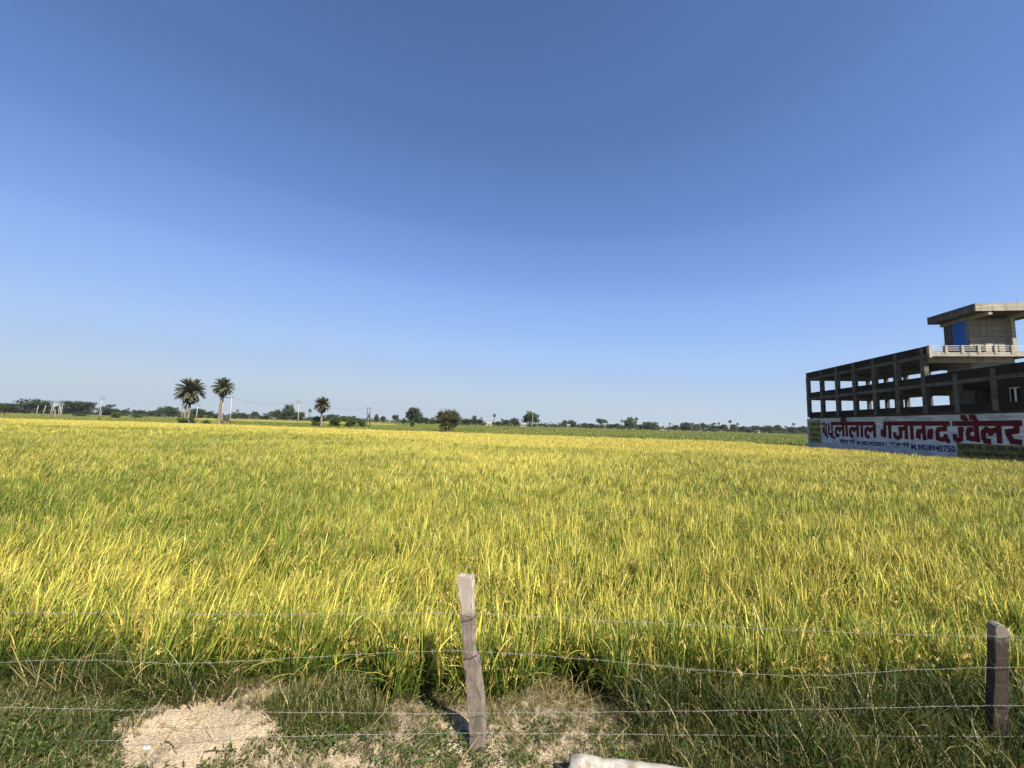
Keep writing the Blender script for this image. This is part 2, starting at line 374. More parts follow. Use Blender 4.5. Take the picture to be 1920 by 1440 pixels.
RH1 = mesh_set('rice_hill_mid', RICE, lambda i: rice_hill(50+i, 18, .016, 3, .2, .08), 8)
RH2 = mesh_set('rice_hill_far', RICE, lambda i: rice_hill(90+i, 24, .031, 2, .35, .22), 5)

def vnoise(x, y, s, seed):
    """smooth value noise on a lattice, vectorised"""
    r = np.random.default_rng(seed).random((256, 256)); x = np.asarray(x)/s+1000.; y = np.asarray(y)/s+1000.
    xi = np.floor(x).astype(int); yi = np.floor(y).astype(int); fx = x-xi; fy = y-yi; fx = fx*fx*(3-2*fx); fy = fy*fy*(3-2*fy)
    g = lambda a, b: r[a % 256, b % 256]
    return (g(xi, yi)*(1-fx)+g(xi+1, yi)*fx)*(1-fy)+(g(xi, yi+1)*(1-fx)+g(xi+1, yi+1)*fx)*fy
def ripeness(x, y):
    ang = x/np.maximum(y, 1)
    wob = (vnoise(x, y, 7, 1)-.5)+.6*(vnoise(x, y, 2.3, 2)-.5)
    lat = np.clip((ang+.55)/.6, 0, 1)                          # 0 far left, 1 centre and right
    near = np.clip((8.2-y)/2.2+.8*wob, 0, 1)*np.clip(1.1-.45*np.clip(ang-.1, 0, 1), 0, 1)
    start = 55-26*lat
    far = np.clip((y-start)/12+.7*wob, 0, 1)
    mid = .27+.22*lat+.46*wob
    v = np.maximum(np.maximum(.70*near, .95*far), mid)
    band = np.clip((y-62)/4, 0, 1)*np.clip((74-y)/4, 0, 1)*(1-lat)*.35     # a greener strip across the ripe left part
    v = v*np.clip(.55+.45*(y-4.3)/1.1, .55, 1)                 # greener outer hills along the bund
    return np.clip(v-band, 0, 1)
EDGE = [(-150, 101), (-100, 102), (-66, 98), (-36, 88), (-6, 80), (25, 73), (38.5, 70.5), (41, 56.2), (40.8, 42.), (42., 33.6), (43.5, 25), (45, 10), (46, 4)]
def rice_far_edge(x):                                           # far edge, as Y over X
    e = [p for p in EDGE if p[0] <= 38.5]; return np.interp(x, [p[0] for p in e], [p[1] for p in e])
def rice_right_edge(y):
    e = sorted([p for p in EDGE if p[0] >= 38.5], key=lambda p: p[1]); return np.interp(y, [p[1] for p in e], [p[0] for p in e])
def jgrid(y0, y1, s, jit=.55, slope=1.36, pad=3.5):
    xm = slope*y1+pad
    X, Y = np.meshgrid(np.arange(-xm, xm, s), np.arange(y0, y1, s)); X = X.ravel(); Y = Y.ravel()
    X = X+rng.uniform(-jit, jit, X.size)*s; Y = Y+rng.uniform(-jit, jit, Y.size)*s
    k = (np.abs(X) < slope*Y+pad) & (Y >= y0) & (Y < y1); return X[k], Y[k]
def rice_mask(X, Y):
    front = 4.26+.08*np.sin(X*1.9)+.34*(vnoise(X, Y*0, .35, 5)-.5)-.10*np.clip((X-.8)/1.5, 0, 1)+.1*np.clip((-3-X)/1.5, 0, 1)
    return (Y > front) & (Y < rice_far_edge(X)+.8*(vnoise(X, Y, 3, 8)-.5)) & (X < rice_right_edge(Y)+.6*(vnoise(X, Y, 2, 9)-.5))
def lean(X, Y, n):
    # wind-set: tips lean towards +X on the left, nearly upright on the right
    a = .24-.26*np.clip((X/np.maximum(Y, 1)+.5)/1.2, 0, 1)+.22*(vnoise(X, Y, 2.1, 21)-.5)
    ax = rng.normal(0, .07, n)+.12*(vnoise(X, Y, 3.3, 22)-.5)
    return ax, a+rng.normal(0, .07, n)
def tilt(ax, ay, g):
    # spin about z first, then lean in world axes (Ry Rx Rz), as XYZ euler angles
    ca, sa, cb, sb, cg, sg = np.cos(ay), np.sin(ay), np.cos(ax), np.sin(ax), np.cos(g), np.sin(g)
    r00 = ca*cg+sa*sb*sg; r10 = cb*sg; r20 = -sa*cg+ca*sb*sg; r21 = sa*sg+ca*sb*cg; r22 = ca*cb
    return np.stack([np.arctan2(r21, r22), -np.arcsin(np.clip(r20, -1, 1)), np.arctan2(r10, r00)], -1)
def rice_field(name, y0, y1, s, coll, nvar, smin, smax, label):
    X, Y = jgrid(y0, y1, s); k = rice_mask(X, Y); X, Y = X[k], Y[k]
    if name.endswith('near'):                                   # thin patches
        k = rng.random(X.size) > .08; X, Y = X[k], Y[k]
        Xe = rng.uniform(-7, 7, 900); Ye = rng.uniform(4.05, 4.95, 900); k = rice_mask(Xe, Ye) & ~rice_mask(Xe, Ye-.42)
        X = np.concatenate([X, Xe[k]]); Y = np.concatenate([Y, Ye[k]])          # the outermost hills tiller more
    n = X.size; ax, ay = lean(X, Y, n)
    rot = tilt(ax, ay, rng.uniform(0, 2*PI, n))
    hv = .82+.26*vnoise(X, Y, 1.3, 31)+.14*(vnoise(X, Y, .4, 33)-.5)
    s_ = rng.uniform(smin, smax, n); scl = np.stack([s_, s_, s_*hv], -1)
    return scatter(name, np.stack([X, Y, ground_z(X, Y)], -1), rot, scl, ripeness(X, Y), coll, nvar, label, 'rice', RICE)
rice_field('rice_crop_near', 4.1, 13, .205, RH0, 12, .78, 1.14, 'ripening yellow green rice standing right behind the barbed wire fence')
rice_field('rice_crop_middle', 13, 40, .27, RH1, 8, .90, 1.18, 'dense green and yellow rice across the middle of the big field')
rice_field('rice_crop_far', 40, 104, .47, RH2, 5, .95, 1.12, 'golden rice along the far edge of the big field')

def crop_tuft(seed, n, h, w_, spread, segs=2, k=0.):
    random.seed(seed); b = BL(h)
    for i in range(n):
        a = random.uniform(0, 2*PI); r = spread*math.sqrt(random.random())
        b.blade((r*math.cos(a), r*math.sin(a), -.02), random.uniform(0, 2*PI), random.uniform(.05, .5), h*random.uniform(.55, 1.15), w_, random.uniform(.1, .9), segs, k)
    return b
GC = mesh_set('green_crop_tuft', GREENCROP, lambda i: crop_tuft(200+i, 34, .55, .085, .75), 4)
X, Y = jgrid(70, 345, 1.35)
keep = ((Y > rice_far_edge(X)+2.6) | (X > rice_right_edge(np.minimum(Y, 70))+26)) & ~((X > 44) & (Y < 78))
gap = np.abs(vnoise(X, Y, 60, 40)-.5) < .012
keep &= ~gap & (rng.random(X.size) < np.clip(1.6-Y/300, .45, 1))
X, Y = X[keep], Y[keep]; n = X.size; a_ = X/Y
gold = ((a_ > -.78) & (a_ < -.27-.05*(Y-200)/140) & (Y > 195+12*(vnoise(X, Y, 30, 41)-.5)))
yel = np.where(gold, .95, .16+.22*(vnoise(X, Y, 14, 42)-.5)+.20*(vnoise(X, Y, 50, 43)-.5)+np.where(a_ < -.7, .12, 0))
sc_ = rng.uniform(.85, 1.2, n)
scatter('green_crop', np.stack([X, Y, np.full(n, -.14)], -1), np.stack([np.zeros(n), np.zeros(n), rng.uniform(0, 6.28, n)], -1), np.stack([sc_*1.4, sc_*1.4, sc_], -1), yel, GC, 4,
        'low green crop in the fields beyond the rice', 'crop', GREENCROP)
# ------------------------------------------------------------------ verge grass and weeds
def grass_tuft(seed, n, h, w_, spread, segs, dry):
    random.seed(seed); b = BL(h)
    for i in range(n):
        a = random.uniform(0, 2*PI); r = spread*math.sqrt(random.random())
        k = random.uniform(.5, .95) if random.random() < dry else 0.
        b.blade((r*math.cos(a), r*math.sin(a), -.02), random.uniform(0, 2*PI), abs(random.gauss(.12, .3)), h*random.uniform(.35, 1.15), w_*random.uniform(.6, 1.5), random.choice((.2, .5, .9, 1.6, 2.1))*random.uniform(.6, 1.2), segs, k, None, random.uniform(-1.4, 1.4))
    return b
GF = mesh_set('fine_grass', GRASSM, lambda i: grass_tuft(300+i, 24, .20, .0050, .07, 4, .22), 6)
GT = mesh_set('tall_grass', GRASSM, lambda i: grass_tuft(330+i, 24, .50, .0085, .09, 5, .20), 8)
def weed(seed):
    random.seed(seed); b = BL(.16)
    for i in range(22):
        az = random.uniform(0, 2*PI); r = random.uniform(0, .07)
        b.blade((r*math.cos(az), r*math.sin(az), 0), az+random.gauss(0, .5), random.uniform(.2, .9), random.uniform(.05, .13), .003, .6, 2)
        p = b.v[-2]
        ll = random.uniform(.025, .05); q = Vector(p); d = Vector((math.cos(az), math.sin(az), random.uniform(-.4, .5))).normalized()
        sd_ = d.cross(Vector((0, 0, 1))).normalized()
        b.strip([q, q+d*ll*.45, q+d*ll], [.004, ll*.62, .003], sd_, 0.)
    return b
GW = mesh_set('broad_weed', WEEDM, weed, 6)
def verge(name, cnt, fn, coll, nvar, m, smin, smax, label, cat, yelfn, sfn=None):
    X = rng.uniform(-7., 7., cnt); Y = rng.uniform(2.4, 4.75, cnt)
    k = rng.random(cnt) < fn(X, Y); X, Y = X[k], Y[k]; n = X.size
    s_ = rng.uniform(smin, smax, n)*(sfn(X, Y) if sfn else 1)
    return scatter(name, np.stack([X, Y, ground_z(X, Y)], -1), np.stack([rng.normal(0, .1, n), rng.normal(.05, .12, n), rng.uniform(0, 6.28, n)], -1),
                   np.stack([s_, s_, s_*rng.uniform(.8, 1.2, n)], -1), yelfn(X, Y), coll, nvar, label, cat, m)
sm = lambda v, a, b: np.clip((v-a)/(b-a), 0, 1)
def sandpatch(X, Y):
    wob = .35*(vnoise(X, Y, .35, 51)-.5)+.25*(vnoise(X, Y, .12, 52)-.5)
    d1 = ((X+2.55+.35*(Y-3.6))/.54)**2+((Y-3.55)/.47)**2+wob*2.2
    d2 = ((X+.45)/.62)**2+((Y-4.10)/.20)**2+wob*2.4
    d3 = ((X-.80)/.42)**2+((Y-4.0)/.17)**2+wob*2.4
    return np.maximum.reduce([sm(1.05-d1, 0, .4), .18*sm(1.05-d2, 0, .4), .20*sm(1.05-d3, 0, .4)])
def polegap(X, Y):                              # kept clear round the fallen pole
    f = np.clip((X-.50)/1.6, 0, 1); d = np.hypot(X-(.50+1.6*f), Y-(3.25-.27*f)); return np.maximum(sm(d, .09, .2), .3*sm(X, .9, 1.3))
def d_tall(X, Y):
    L = sm(-2.55-X, 0, .6)*sm(Y, 3.95, 4.12)
    R = sm(X, 1.0, 1.5)*sm(Y, 3.55, 3.8)*.95
    R2 = sm(X, 1.7, 2.3)*sm(Y, 3.1, 3.3)*.7
    return np.clip(L+R+R2, 0, 1)*(1-.9*sandpatch(X, Y))*(.40+.60*sm(vnoise(X, Y, .4, 60), .3, .6))*polegap(X, Y)
def d_fine(X, Y):
    base = .34+.66*sm(vnoise(X, Y, .33, 61), .36, .62)
    C = sm(1-((X+1.55)/.62)**2-((Y-3.95)/.42)**2, 0, .5)
    v = np.maximum(base*.8, C)
    v = np.where((X > .05) & (X < 1.) & (Y > 3.45), np.maximum(v, .85), v)
    v = np.where(X > .95, .95, v)
    v = np.where(X < -3.15, .8, v)
    return np.clip(v, 0, 1)*(1-.98*sandpatch(X, Y))*polegap(X, Y)
def s_fine(X, Y):
    C = sm(1-((X+1.55)/.62)**2-((Y-3.95)/.42)**2, 0, .5)
    return np.clip(.55+.75*C+.7*sm(X, .9, 1.3)+.3*sm(-3.-X, 0, .3), .5, 1.5)
def d_weed(X, Y):
    L = .75*sm(-2.95-X, 0, .4)*sm(4.05-Y, 0, .3)
    B = sm(3.85-Y, 0, .4)*.5*sm(vnoise(X, Y, .3, 62), .35, .6)
    return np.clip(L+B, 0, 1)*(1-.97*sandpatch(X, Y))*polegap(X, Y)
verge('tall_grass_verge', 9000, d_tall, GT, 8, GRASSM, .7, 1.15, 'tall dark green grass clumps along the foot of the fence', 'grass', lambda X, Y: .12+.7*(vnoise(X, Y, .45, 70)-.4))
verge('fine_grass_verge', 19000, d_fine, GF, 6, GRASSM, .45, 1.05, 'short fine grass scattered over the sandy verge', 'grass', lambda X, Y: .22+.6*(vnoise(X, Y, .5, 71)-.35), s_fine)
verge('low_weeds', 7000, d_weed, GW, 6, WEEDM, .45, .95, 'low broad leaved weeds creeping over the sandy verge', 'weeds', lambda X, Y: .3+.7*(vnoise(X, Y, .5, 72)-.4))
def pebble(i):
    random.seed(900+i); b = BL(.02); ph = [random.uniform(.7, 1.2) for _ in range(8)]
    P = [Vector((.01*ph[j]*math.cos(j*PI/3), .01*ph[j]*math.sin(j*PI/3), 0)) for j in range(6)]
    top = [p*.6+Vector((0, 0, .008)) for p in P]
    b.v = [tuple(p) for p in P+top]; b.f = [(j, (j+1) % 6, 6+(j+1) % 6, 6+j) for j in range(6)]+[tuple(range(6, 12))]
    b.t = [0]*12; b.k = [0]*12; b.r = [.5]*12; return b
def straw(i):
    random.seed(700+i); b = BL(.1)
    for q in range(5):
        az = random.uniform(0, 2*PI); b.blade((random.gauss(0, .08), random.gauss(0, .08), random.uniform(.005, .05)), az, random.uniform(1.1, 1.6), random.uniform(.1, .34), random.uniform(.003, .006), random.uniform(-.1, .25), 3, random.uniform(.6, 1.))
    return b
GS = mesh_set('dry_straw', GRASSM, straw, 6)
verge('dry_straw', 3600, lambda X, Y: .14+.86*sm(Y, 3.95, 4.25), GS, 6, GRASSM, .6, 1.2, 'fallen dry straw littering the ground at the foot of the rice', 'straw', lambda X, Y: .8+X*0)
PEB = surf('gravel_stone', (.211, .161, .112), (.384, .329, .260), 30, .9)
GP = mesh_set('gravel_stone', PEB, pebble, 4)
CLOD = surf('dry_clod', (.20, .15, .095), (.36, .28, .19), 25, .95)
GD = mesh_set('dry_clod', CLOD, pebble, 4)
verge('dirt_clods', 2600, lambda X, Y: .25+.6*sandpatch(X, Y), GD, 4, CLOD, .9, 2.6, 'dry crumbled clods of earth on the bare verge', 'clods', lambda X, Y: X*0)
verge('gravel', 26000, lambda X, Y: (.25+.75*sandpatch(X, Y))*(np.abs(X) < 4.6), GP, 4, PEB, .3, .95, 'small gravel on the bare sandy patches', 'gravel', lambda X, Y: X*0)

# ------------------------------------------------------------------ unfinished building
P0 = Vector((51.08, 70., 0)); DU = Vector((-.15653, -.98767, 0)); DV = Vector((.98767, -.15653, 0))
BROT = math.atan2(DU.y, DU.x)                 # local x = along the facade towards the road, y = inward, z = up
def wall_uz(x, y):                            # photo point on the facade plane -> metres along it, height
    r = ray(x, y); n_ = np.array(DV); t = float(np.dot(np.array(P0)-[0, 0, CAMH], n_)/np.dot(r, n_)); q = np.array([0, 0, CAMH])+r*t
    return float(np.dot(q-np.array(P0), np.array(DU))), float(q[2])
bld = thing('unfinished_building', P0, 'unfinished grey concrete frame building with open storeys and rooftop tower', 'building'); bld.rotation_euler = (0, 0, BROT)
def L3(p): return (p[0], p[1], p[2])
def blk(name, u, v, z, m=CONC, parent=bld):
    b = MB(); b.box((u[0], v[0], z[0]), (u[1], v[1], z[1])); return b.build(name, m, parent)
G0 = -.2
UC = [.02+3.945*i for i in range(11)]         # near edges of the columns along the facade
UEND, DEPTH = 40.1, 9.7
ZF, ZR = (7.98, 8.36), (11.35, 11.72)
# facade columns, two storeys; the upper storey stops at the seventh
for i, u in enumerate(UC):
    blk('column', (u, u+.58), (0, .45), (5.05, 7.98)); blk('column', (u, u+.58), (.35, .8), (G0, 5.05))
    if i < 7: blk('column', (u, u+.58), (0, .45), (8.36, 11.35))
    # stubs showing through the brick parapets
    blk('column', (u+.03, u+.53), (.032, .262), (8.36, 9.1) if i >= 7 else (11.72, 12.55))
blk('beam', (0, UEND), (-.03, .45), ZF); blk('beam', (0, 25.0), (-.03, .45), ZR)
blk('slab', (0, UEND), (.9, DEPTH), (4.88, 5.05)); blk('floor_beam', (0, UEND), (.3, .9), (5.0, 5.05)); blk('slab', (0, UEND), (.45, DEPTH), (8.12, 8.30)); blk('slab', (0, 25.05), (.45, 9.7), (11.47, 11.64))
for i in range(10):                           # brick sill walls and parapets bay by bay
    a, b_ = UC[i]+.58, UC[i+1]
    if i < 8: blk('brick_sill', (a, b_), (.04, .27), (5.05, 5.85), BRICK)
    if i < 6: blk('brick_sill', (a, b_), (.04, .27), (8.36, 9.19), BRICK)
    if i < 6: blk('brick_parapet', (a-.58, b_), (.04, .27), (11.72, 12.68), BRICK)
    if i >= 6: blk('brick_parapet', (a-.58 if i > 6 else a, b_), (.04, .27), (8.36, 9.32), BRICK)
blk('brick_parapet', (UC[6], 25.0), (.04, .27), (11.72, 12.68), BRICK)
# brick infill with a window in the last visible bay
a, b_ = UC[8]+.58, UC[9]
for uu, zz in (((a, 33.15), (5.05, 7.98)), ((34.1, b_), (5.05, 7.98)), ((33.15, 34.1), (5.05, 5.81)), ((33.15, 34.1), (7.12, 7.98))): blk('brick_infill', uu, (.04, .27), zz, BRICK)
wn = blk('window', (33.15, 34.1), (.10, .14), (7.04, 7.12), RAILW)
for uu, zz in (((33.15, 33.2), (5.81, 7.04)), ((33.55, 33.72), (5.81, 7.04)), ((34.05, 34.1), (5.81, 7.04))): blk('frame', uu, (.10, .14), zz, RAILW, wn)
blk('brick_infill', (UC[9]+.58, UEND), (.04, .27), (5.05, 7.98), BRICK)
# far end: columns, beams, sills
for v in (4.6, DEPTH-.45):
    blk('column', (.02, .42), (v, v+.45), (5.05, 7.98)); blk('column', (.02, .42), (v, v+.45), (8.36, 11.35))
for zz in (ZF, ZR): blk('beam', (0, .4), (.45, DEPTH), zz)
blk('brick_sill', (.05, .28), (.45, DEPTH), (5.05, 5.55), BRICK); blk('brick_sill', (.05, .28), (.45, DEPTH), (8.36, 8.8), BRICK); blk('brick_parapet', (.05, .28), (.45, DEPTH), (11.72, 12.6), BRICK)
# rear side: open frame up to the stair core, bricked up beyond it
for u in UC[1:6]:
    blk('column', (u+.1, u+.5), (DEPTH-.45, DEPTH), (5.05, 7.98)); blk('column', (u+.1, u+.5), (DEPTH-.45, DEPTH), (8.36, 11.35))
blk('beam', (.4, UEND), (DEPTH-.4, DEPTH-.02), ZF); blk('beam', (.4, 24.9), (DEPTH-.4, DEPTH-.02), ZR)
blk('brick_sill', (.42, 20.), (DEPTH-.3, DEPTH-.08), (5.05, 5.5), BRICK); blk('brick_sill', (.42, 20.), (DEPTH-.3, DEPTH-.08), (8.36, 8.75), BRICK)
blk('brick_infill', (20., UEND), (DEPTH-.3, DEPTH-.08), (5.05, 7.98), BRICK)
blk('brick_infill', (UEND-.25, UEND), (.27, DEPTH-.3), (5.05, 8.1), BRICK)
blk('brick_infill', (27.75, 27.98), (3.2, DEPTH-.35), (5.05, 8.1), BRICK)
for u in (UC[2], UC[4], UC[6]):               # cross beams below the floors
    blk('beam', (u+.1, u+.45), (.45, DEPTH-.42), (7.72, 8.12)); 
for u in (UC[2], UC[4]): blk('beam', (u+.1, u+.45), (.45, DEPTH-.42), (11.08, 11.47))
for u, v in ((UC[3], 5.2),):
    blk('column', (u+.1, u+.5), (v, v+.4), (5.05, 7.72)); blk('column', (u+.1, u+.5), (v, v+.4), (8.3, 11.08))
# end of the upper storey: beam, cantilevered slab, railing
blk('beam', (23.75, 24.1), (.45, 8.9), (10.88, 11.47), CONC_L)
blk('slab_edge', (24.3, 25.07), (.28, 9.6), (11.45, 11.66), CONC_L)
rail = blk('railing', (24.82, 25.02), (.26, 9.6), (11.66, 11.92), CONC_L)
for i in range(7):
    v = .0+1.585*i
    blk('railing_post', (24.76, 25.09), (v, v+.27), (11.3 if i == 0 else 11.66, 12.70), CONC_L, rail)
    for z in (12.14, 12.38, 12.62):
        if i < 6: blk('rail', (24.9, 24.96), (v+.27, v+1.585), (z, z+.06), RAILW, rail)
# stair core and rooftop tower
c0, c1, d0, d1 = 20.6, 23.75, 5.15, 9.35
blk('core_wall', (c0, c1), (d0, d0+.2), (5.05, 11.47), CONC_M); blk('core_wall', (c1-.2, c1), (d0+.2, d1), (5.05, 11.47), CONC_M); blk('core_wall', (c0, c0+.2), (d0+.2, d1), (5.05, 11.47), CONC_M)
for nm, uu, vv, zz, mm in (('tower_wall', (c0+.3, 21.65), (d0+.05, d0+.22), (11.64, 15.95), CONC), ('tower_wall', (23.35, c1), (d0, d0+.24), (11.64, 15.95), CONC_M),
        ('tower_wall', (c1-.2, c1-.02), (d0+.24, 6.9), (11.64, 15.95), CONC_M), ('tower_wall', (c1-.2, c1-.02), (8.0, d1-.4), (11.64, 15.95), CONC_M), ('tower_wall', (c1-.2, c1-.02), (6.9, 8.0), (12.9, 15.95), CONC_M),
        ('tower_wall', (c0+.3, c1-.2), (d1-.25, d1-.05), (11.64, 15.95), CONC), ('tower_wall', (c0, c0+.2), (d0+.35, d1), (11.64, 15.95), CONC),
        ('tower_column', (c0-.05, c0+.3), (d0, d0+.35), (11.64, 15.95), CONC), ('tower_column', (c1-.05, c1+.40), (d1-.4, d1), (11.64, 15.95), CONC_L),
        ('sunlit_wall_patch', (23.9, 24.15), (5.3, 5.75), (11.66, 12.95), CONC_L), ('sunlit_wall_patch', (23.9, 24.15), (6.35, 7.05), (11.66, 13.05), CONC_L)):  # last two: pale blocks added to stand for sunlit patches on the wall
    blk(nm, uu, vv, zz, mm)
sheet = MB()
for i in range(12):                           # corrugated blue sheet over the tower doorway
    u0 = 21.65+i*(1.7/12); u1 = u0+1.7/12; um = (u0+u1)/2
    sheet.quad(*[L3(p) for p in ((u0, d0+.06, 11.66), (um, d0-.01, 11.66), (um, d0-.01, 15.93), (u0, d0+.06, 15.93))]); sheet.quad(*[L3(p) for p in ((um, d0-.01, 11.66), (u1, d0+.06, 11.66), (u1, d0+.06, 15.93), (um, d0-.01, 15.93))])
sheet.build('blue_door_sheet', BLUE, bld)
for v in (d0+.1, d1-.45): blk('roof_beam', (19.95, 26.0), (v, v+.38), (15.95, 16.30), CONC_L)
for u in (c0, c1-.35): blk('roof_beam', (u, u+.35), (d0+.48, d1-.45), (15.96, 16.29), CONC)
blk('canopy_slab', (19.9, 26.1), (4.0, 11.9), (16.30, 16.44), CONC)
blk('canopy_fascia', (25.95, 26.12), (3.98, 11.9), (16.32, 17.2), CONC_L); blk('canopy_fascia', (19.88, 25.95), (3.98, 4.14), (16.32, 17.2), CONC); blk('canopy_fascia', (19.88, 20.04), (4.14, 11.9), (16.32, 17.2), CONC)  # front fascia coloured as sunlit, its other sides as shaded
for v in (8.1, 9.9): 
    b = MB(); b.tube([L3((25.9, v, 17.1)), L3((25.9, v+.03, 17.65))], .012, 5); b.build('rebar', STEEL, bld)
for z, vv in ((13.85, 5.9), (13.85, 6.6), (13.85, 8.2)): blk('putlog_hole', (c1-.03, c1-.012), (vv, vv+.13), (z, z+.13), HOUSED)
st = MB()                                     # flight of steps with hand rail behind the tower
for i in range(10): st.box((20.2-i*.28, 5.2, 12.9-i*.13), (20.48-i*.28, 6.2, 13.0-i*.13))
st.build('roof_stair', CONC, bld)
for k in range(3):
    b = MB(); b.tube([L3((20.5, 5.2, 13.9-k*.28)), L3((17.6, 5.2, 12.4-k*.28))], .022, 5); b.build('stair_rail', RAILW, bld)
# ------------------------------------------------------------------ painted wall
wall = thing('painted_wall', P0, 'long whitewashed wall painted with big red and small blue lettering', 'wall'); wall.rotation_euler = (0, 0, BROT)
WF = -.14                                     # front face (v)
def paint(name, polys, m, parent, off):
    b = MB()
    for P in polys: b.quad(*[(p[0], WF-off, p[1]) for p in P])
    return b.build(name, m, parent)
b = MB(); b.box((.12, WF, -.25), (UEND+2, .16, 4.78)); b.build('wall_face', WHITE, wall)
pan1 = paint('yellow_panel', [[(.45, .78), (4.05, .78), (4.05, 4.42), (.45, 4.42)]], YELLOWP, wall, .006)
pan2 = paint('yellow_panel', [[(27.72, .30), (UEND, .30), (UEND, 1.84), (27.72, 1.84)]], YELLOWD, wall, .006)
C2 = lambda x, y: wall_uz(x/8.727+1500, y/8.727+760)
C3 = lambda x, y: wall_uz(x/8.727+1700, y/8.727+760)
def stroke(name, pts, w_, off):
    """one brush stroke of constant width on the wall plane, mitred"""
    P = [Vector(p) for p in pts]; Lf, Rt = [], []
    for i, p in enumerate(P):
        d0_ = (P[i]-P[i-1]).normalized() if i else (P[1]-P[0]).normalized(); d1_ = (P[i+1]-P[i]).normalized() if i < len(P)-1 else d0_
        n0 = Vector((-d0_.y, d0_.x)); n1 = Vector((-d1_.y, d1_.x)); mth = (n0+n1)
        mth = mth.normalized() if mth.length > .3 else n0
        kk = min(1.5, 1/max(.4, mth.dot(n0))); Lf.append(p+mth*w_/2*kk); Rt.append(p-mth*w_/2*kk)
    return [[Lf[i], Rt[i], Rt[i+1], Lf[i+1]] for i in range(len(P)-1)]
RC2 = [  # traced brush strokes of the red headline, first half
 [[(368, 302), (436, 302)], [(380, 375), (398, 378), (398, 452)], [(412, 330), (416, 420), (428, 470), (446, 478)], [(444, 302), (448, 480)], [(430, 492), (462, 500), (470, 540)]],
 [[(470, 312), (500, 312)], [(498, 318), (482, 352), (505, 380), (482, 400), (486, 462), (515, 478), (540, 462)], [(536, 300), (548, 490)], [(518, 512), (560, 512), (596, 548)]],
 [[(520, 298), (1250, 298)], [(665, 492), (618, 490), (602, 450), (606, 395), (640, 368), (668, 395), (668, 440)], [(668, 385), (722, 372)], [(724, 300), (732, 512)], [(776, 300), (788, 512)], [(700, 298), (702, 232), (752, 232), (778, 300)]],
 [[(898, 506), (858, 502), (840, 460), (842, 402), (872, 374), (902, 398), (904, 440)], [(902, 392), (958, 376)], [(960, 300), (966, 520)], [(1026, 300), (1034, 520)]],
 [[(1160, 516), (1112, 508), (1094, 468), (1096, 405), (1130, 376), (1166, 402), (1168, 444)], [(1166, 396), (1230, 380)], [(1236, 300), (1246, 532)]],
 [[(1385, 298), (1530, 296)], [(1408, 298), (1410, 490), (1368, 480), (1366, 428), (1404, 428)], [(1484, 298), (1498, 542)]],
 [[(1530, 296), (1925, 294)], [(1568, 442), (1576, 510), (1620, 536), (1668, 512), (1672, 400)], [(1630, 385), (1762, 380)], [(1756, 298), (1768, 556)], [(1846, 298), (1862, 562)]]]
RC3 = [
 [[(130, 296), (330, 296)], [(205, 420), (205, 510), (225, 520), (228, 420)], [(190, 425), (300, 420)], [(296, 300), (320, 572)]],
 [[(330, 296), (735, 298)], [(395, 420), (395, 515), (420, 515), (430, 420)], [(380, 425), (462, 425)], [(650, 300), (652, 388), (545, 392), (528, 440), (538, 540), (600, 560), (662, 545), (668, 470)], [(655, 540), (735, 606)]],
 [[(770, 298), (1215, 296)], [(815, 468), (824, 550), (870, 574), (915, 555), (912, 400)], [(865, 395), (962, 395)], [(1120, 390), (1050, 400), (1032, 450), (1045, 535), (1095, 550), (1150, 540)], [(1160, 300), (1196, 606)], [(908, 196), (970, 200), (1018, 262)], [(1050, 196), (1130, 196), (1176, 290)]],
 [[(1215, 296), (1560, 296)], [(1415, 596), (1320, 585), (1288, 530), (1282, 440), (1335, 392), (1398, 430), (1412, 500)], [(1398, 424), (1500, 404)], [(1530, 300), (1556, 626)]],
 [[(1560, 296), (1925, 290)], [(1835, 320), (1828, 420), (1640, 440)], [(1690, 470), (1760, 590), (1925, 610)]]]
for grp, C in ((RC2, C2), (RC3, C3)):
    for k, letter in enumerate(grp):
        polys = []
        for s_ in letter:
            hd = len(s_) == 2 and abs(s_[0][1]-s_[1][1]) < 14 and abs(s_[0][0]-s_[1][0]) > 55
            thin = (C is C2 and k < 2)
            polys += [(q, hd) for q in [stroke('', [C(*p) for p in s_], (.53 if not thin else .38), 0)]]
        b = MB(); lay = 0
        for ql, hd in polys:                  # overlapping strokes lie in slightly different planes, as coats of paint do
            lay += 1
            for Q in ql: b.quad(*[(p[0], WF-.010-.0015*lay-.003*(k % 3), p[1]) for p in Q])
        b.build('letter', RED, wall)
def text(body, u0, u1, z0, z1, m, name='lettering', off=.014, bold=.012, parent=None):
    c = bpy.data.curves.new('txt', 'FONT'); c.body = body; c.resolution_u = 2; c.offset = bold
    o = bpy.data.objects.new('txt', c); COL.objects.link(o); bpy.context.view_layer.update()
    me = bpy.data.meshes.new_from_object(o.evaluated_get(bpy.context.evaluated_depsgraph_get())); bpy.data.objects.remove(o); bpy.data.curves.remove(c)
    co = np.zeros(len(me.vertices)*3); me.vertices.foreach_get('co', co); co = co.reshape(-1, 3)
    lo, hi = co.min(0), co.max(0)
    x = u0+(co[:, 0]-lo[0])/(hi[0]-lo[0])*(u1-u0); z = z0+(co[:, 1]-lo[1])/(hi[1]-lo[1])*(z1-z0)
    me.vertices.foreach_set('co', np.stack([x, np.full(len(x), WF-off), z], -1).ravel()); me.materials.clear(); me.materials.append(m); me.update()
    return link(name, me, parent or wall)
text('महेन्द्र सोनी', 8.7, 12.1, .78, 1.74, NAVY, bold=.04)
text('M.9829038591,', 12.4, 18.35, .80, 1.50, NAVY, bold=.035)
text('अक्षय सोनी', 18.6, 21.6, .80, 1.72, NAVY, bold=.04)
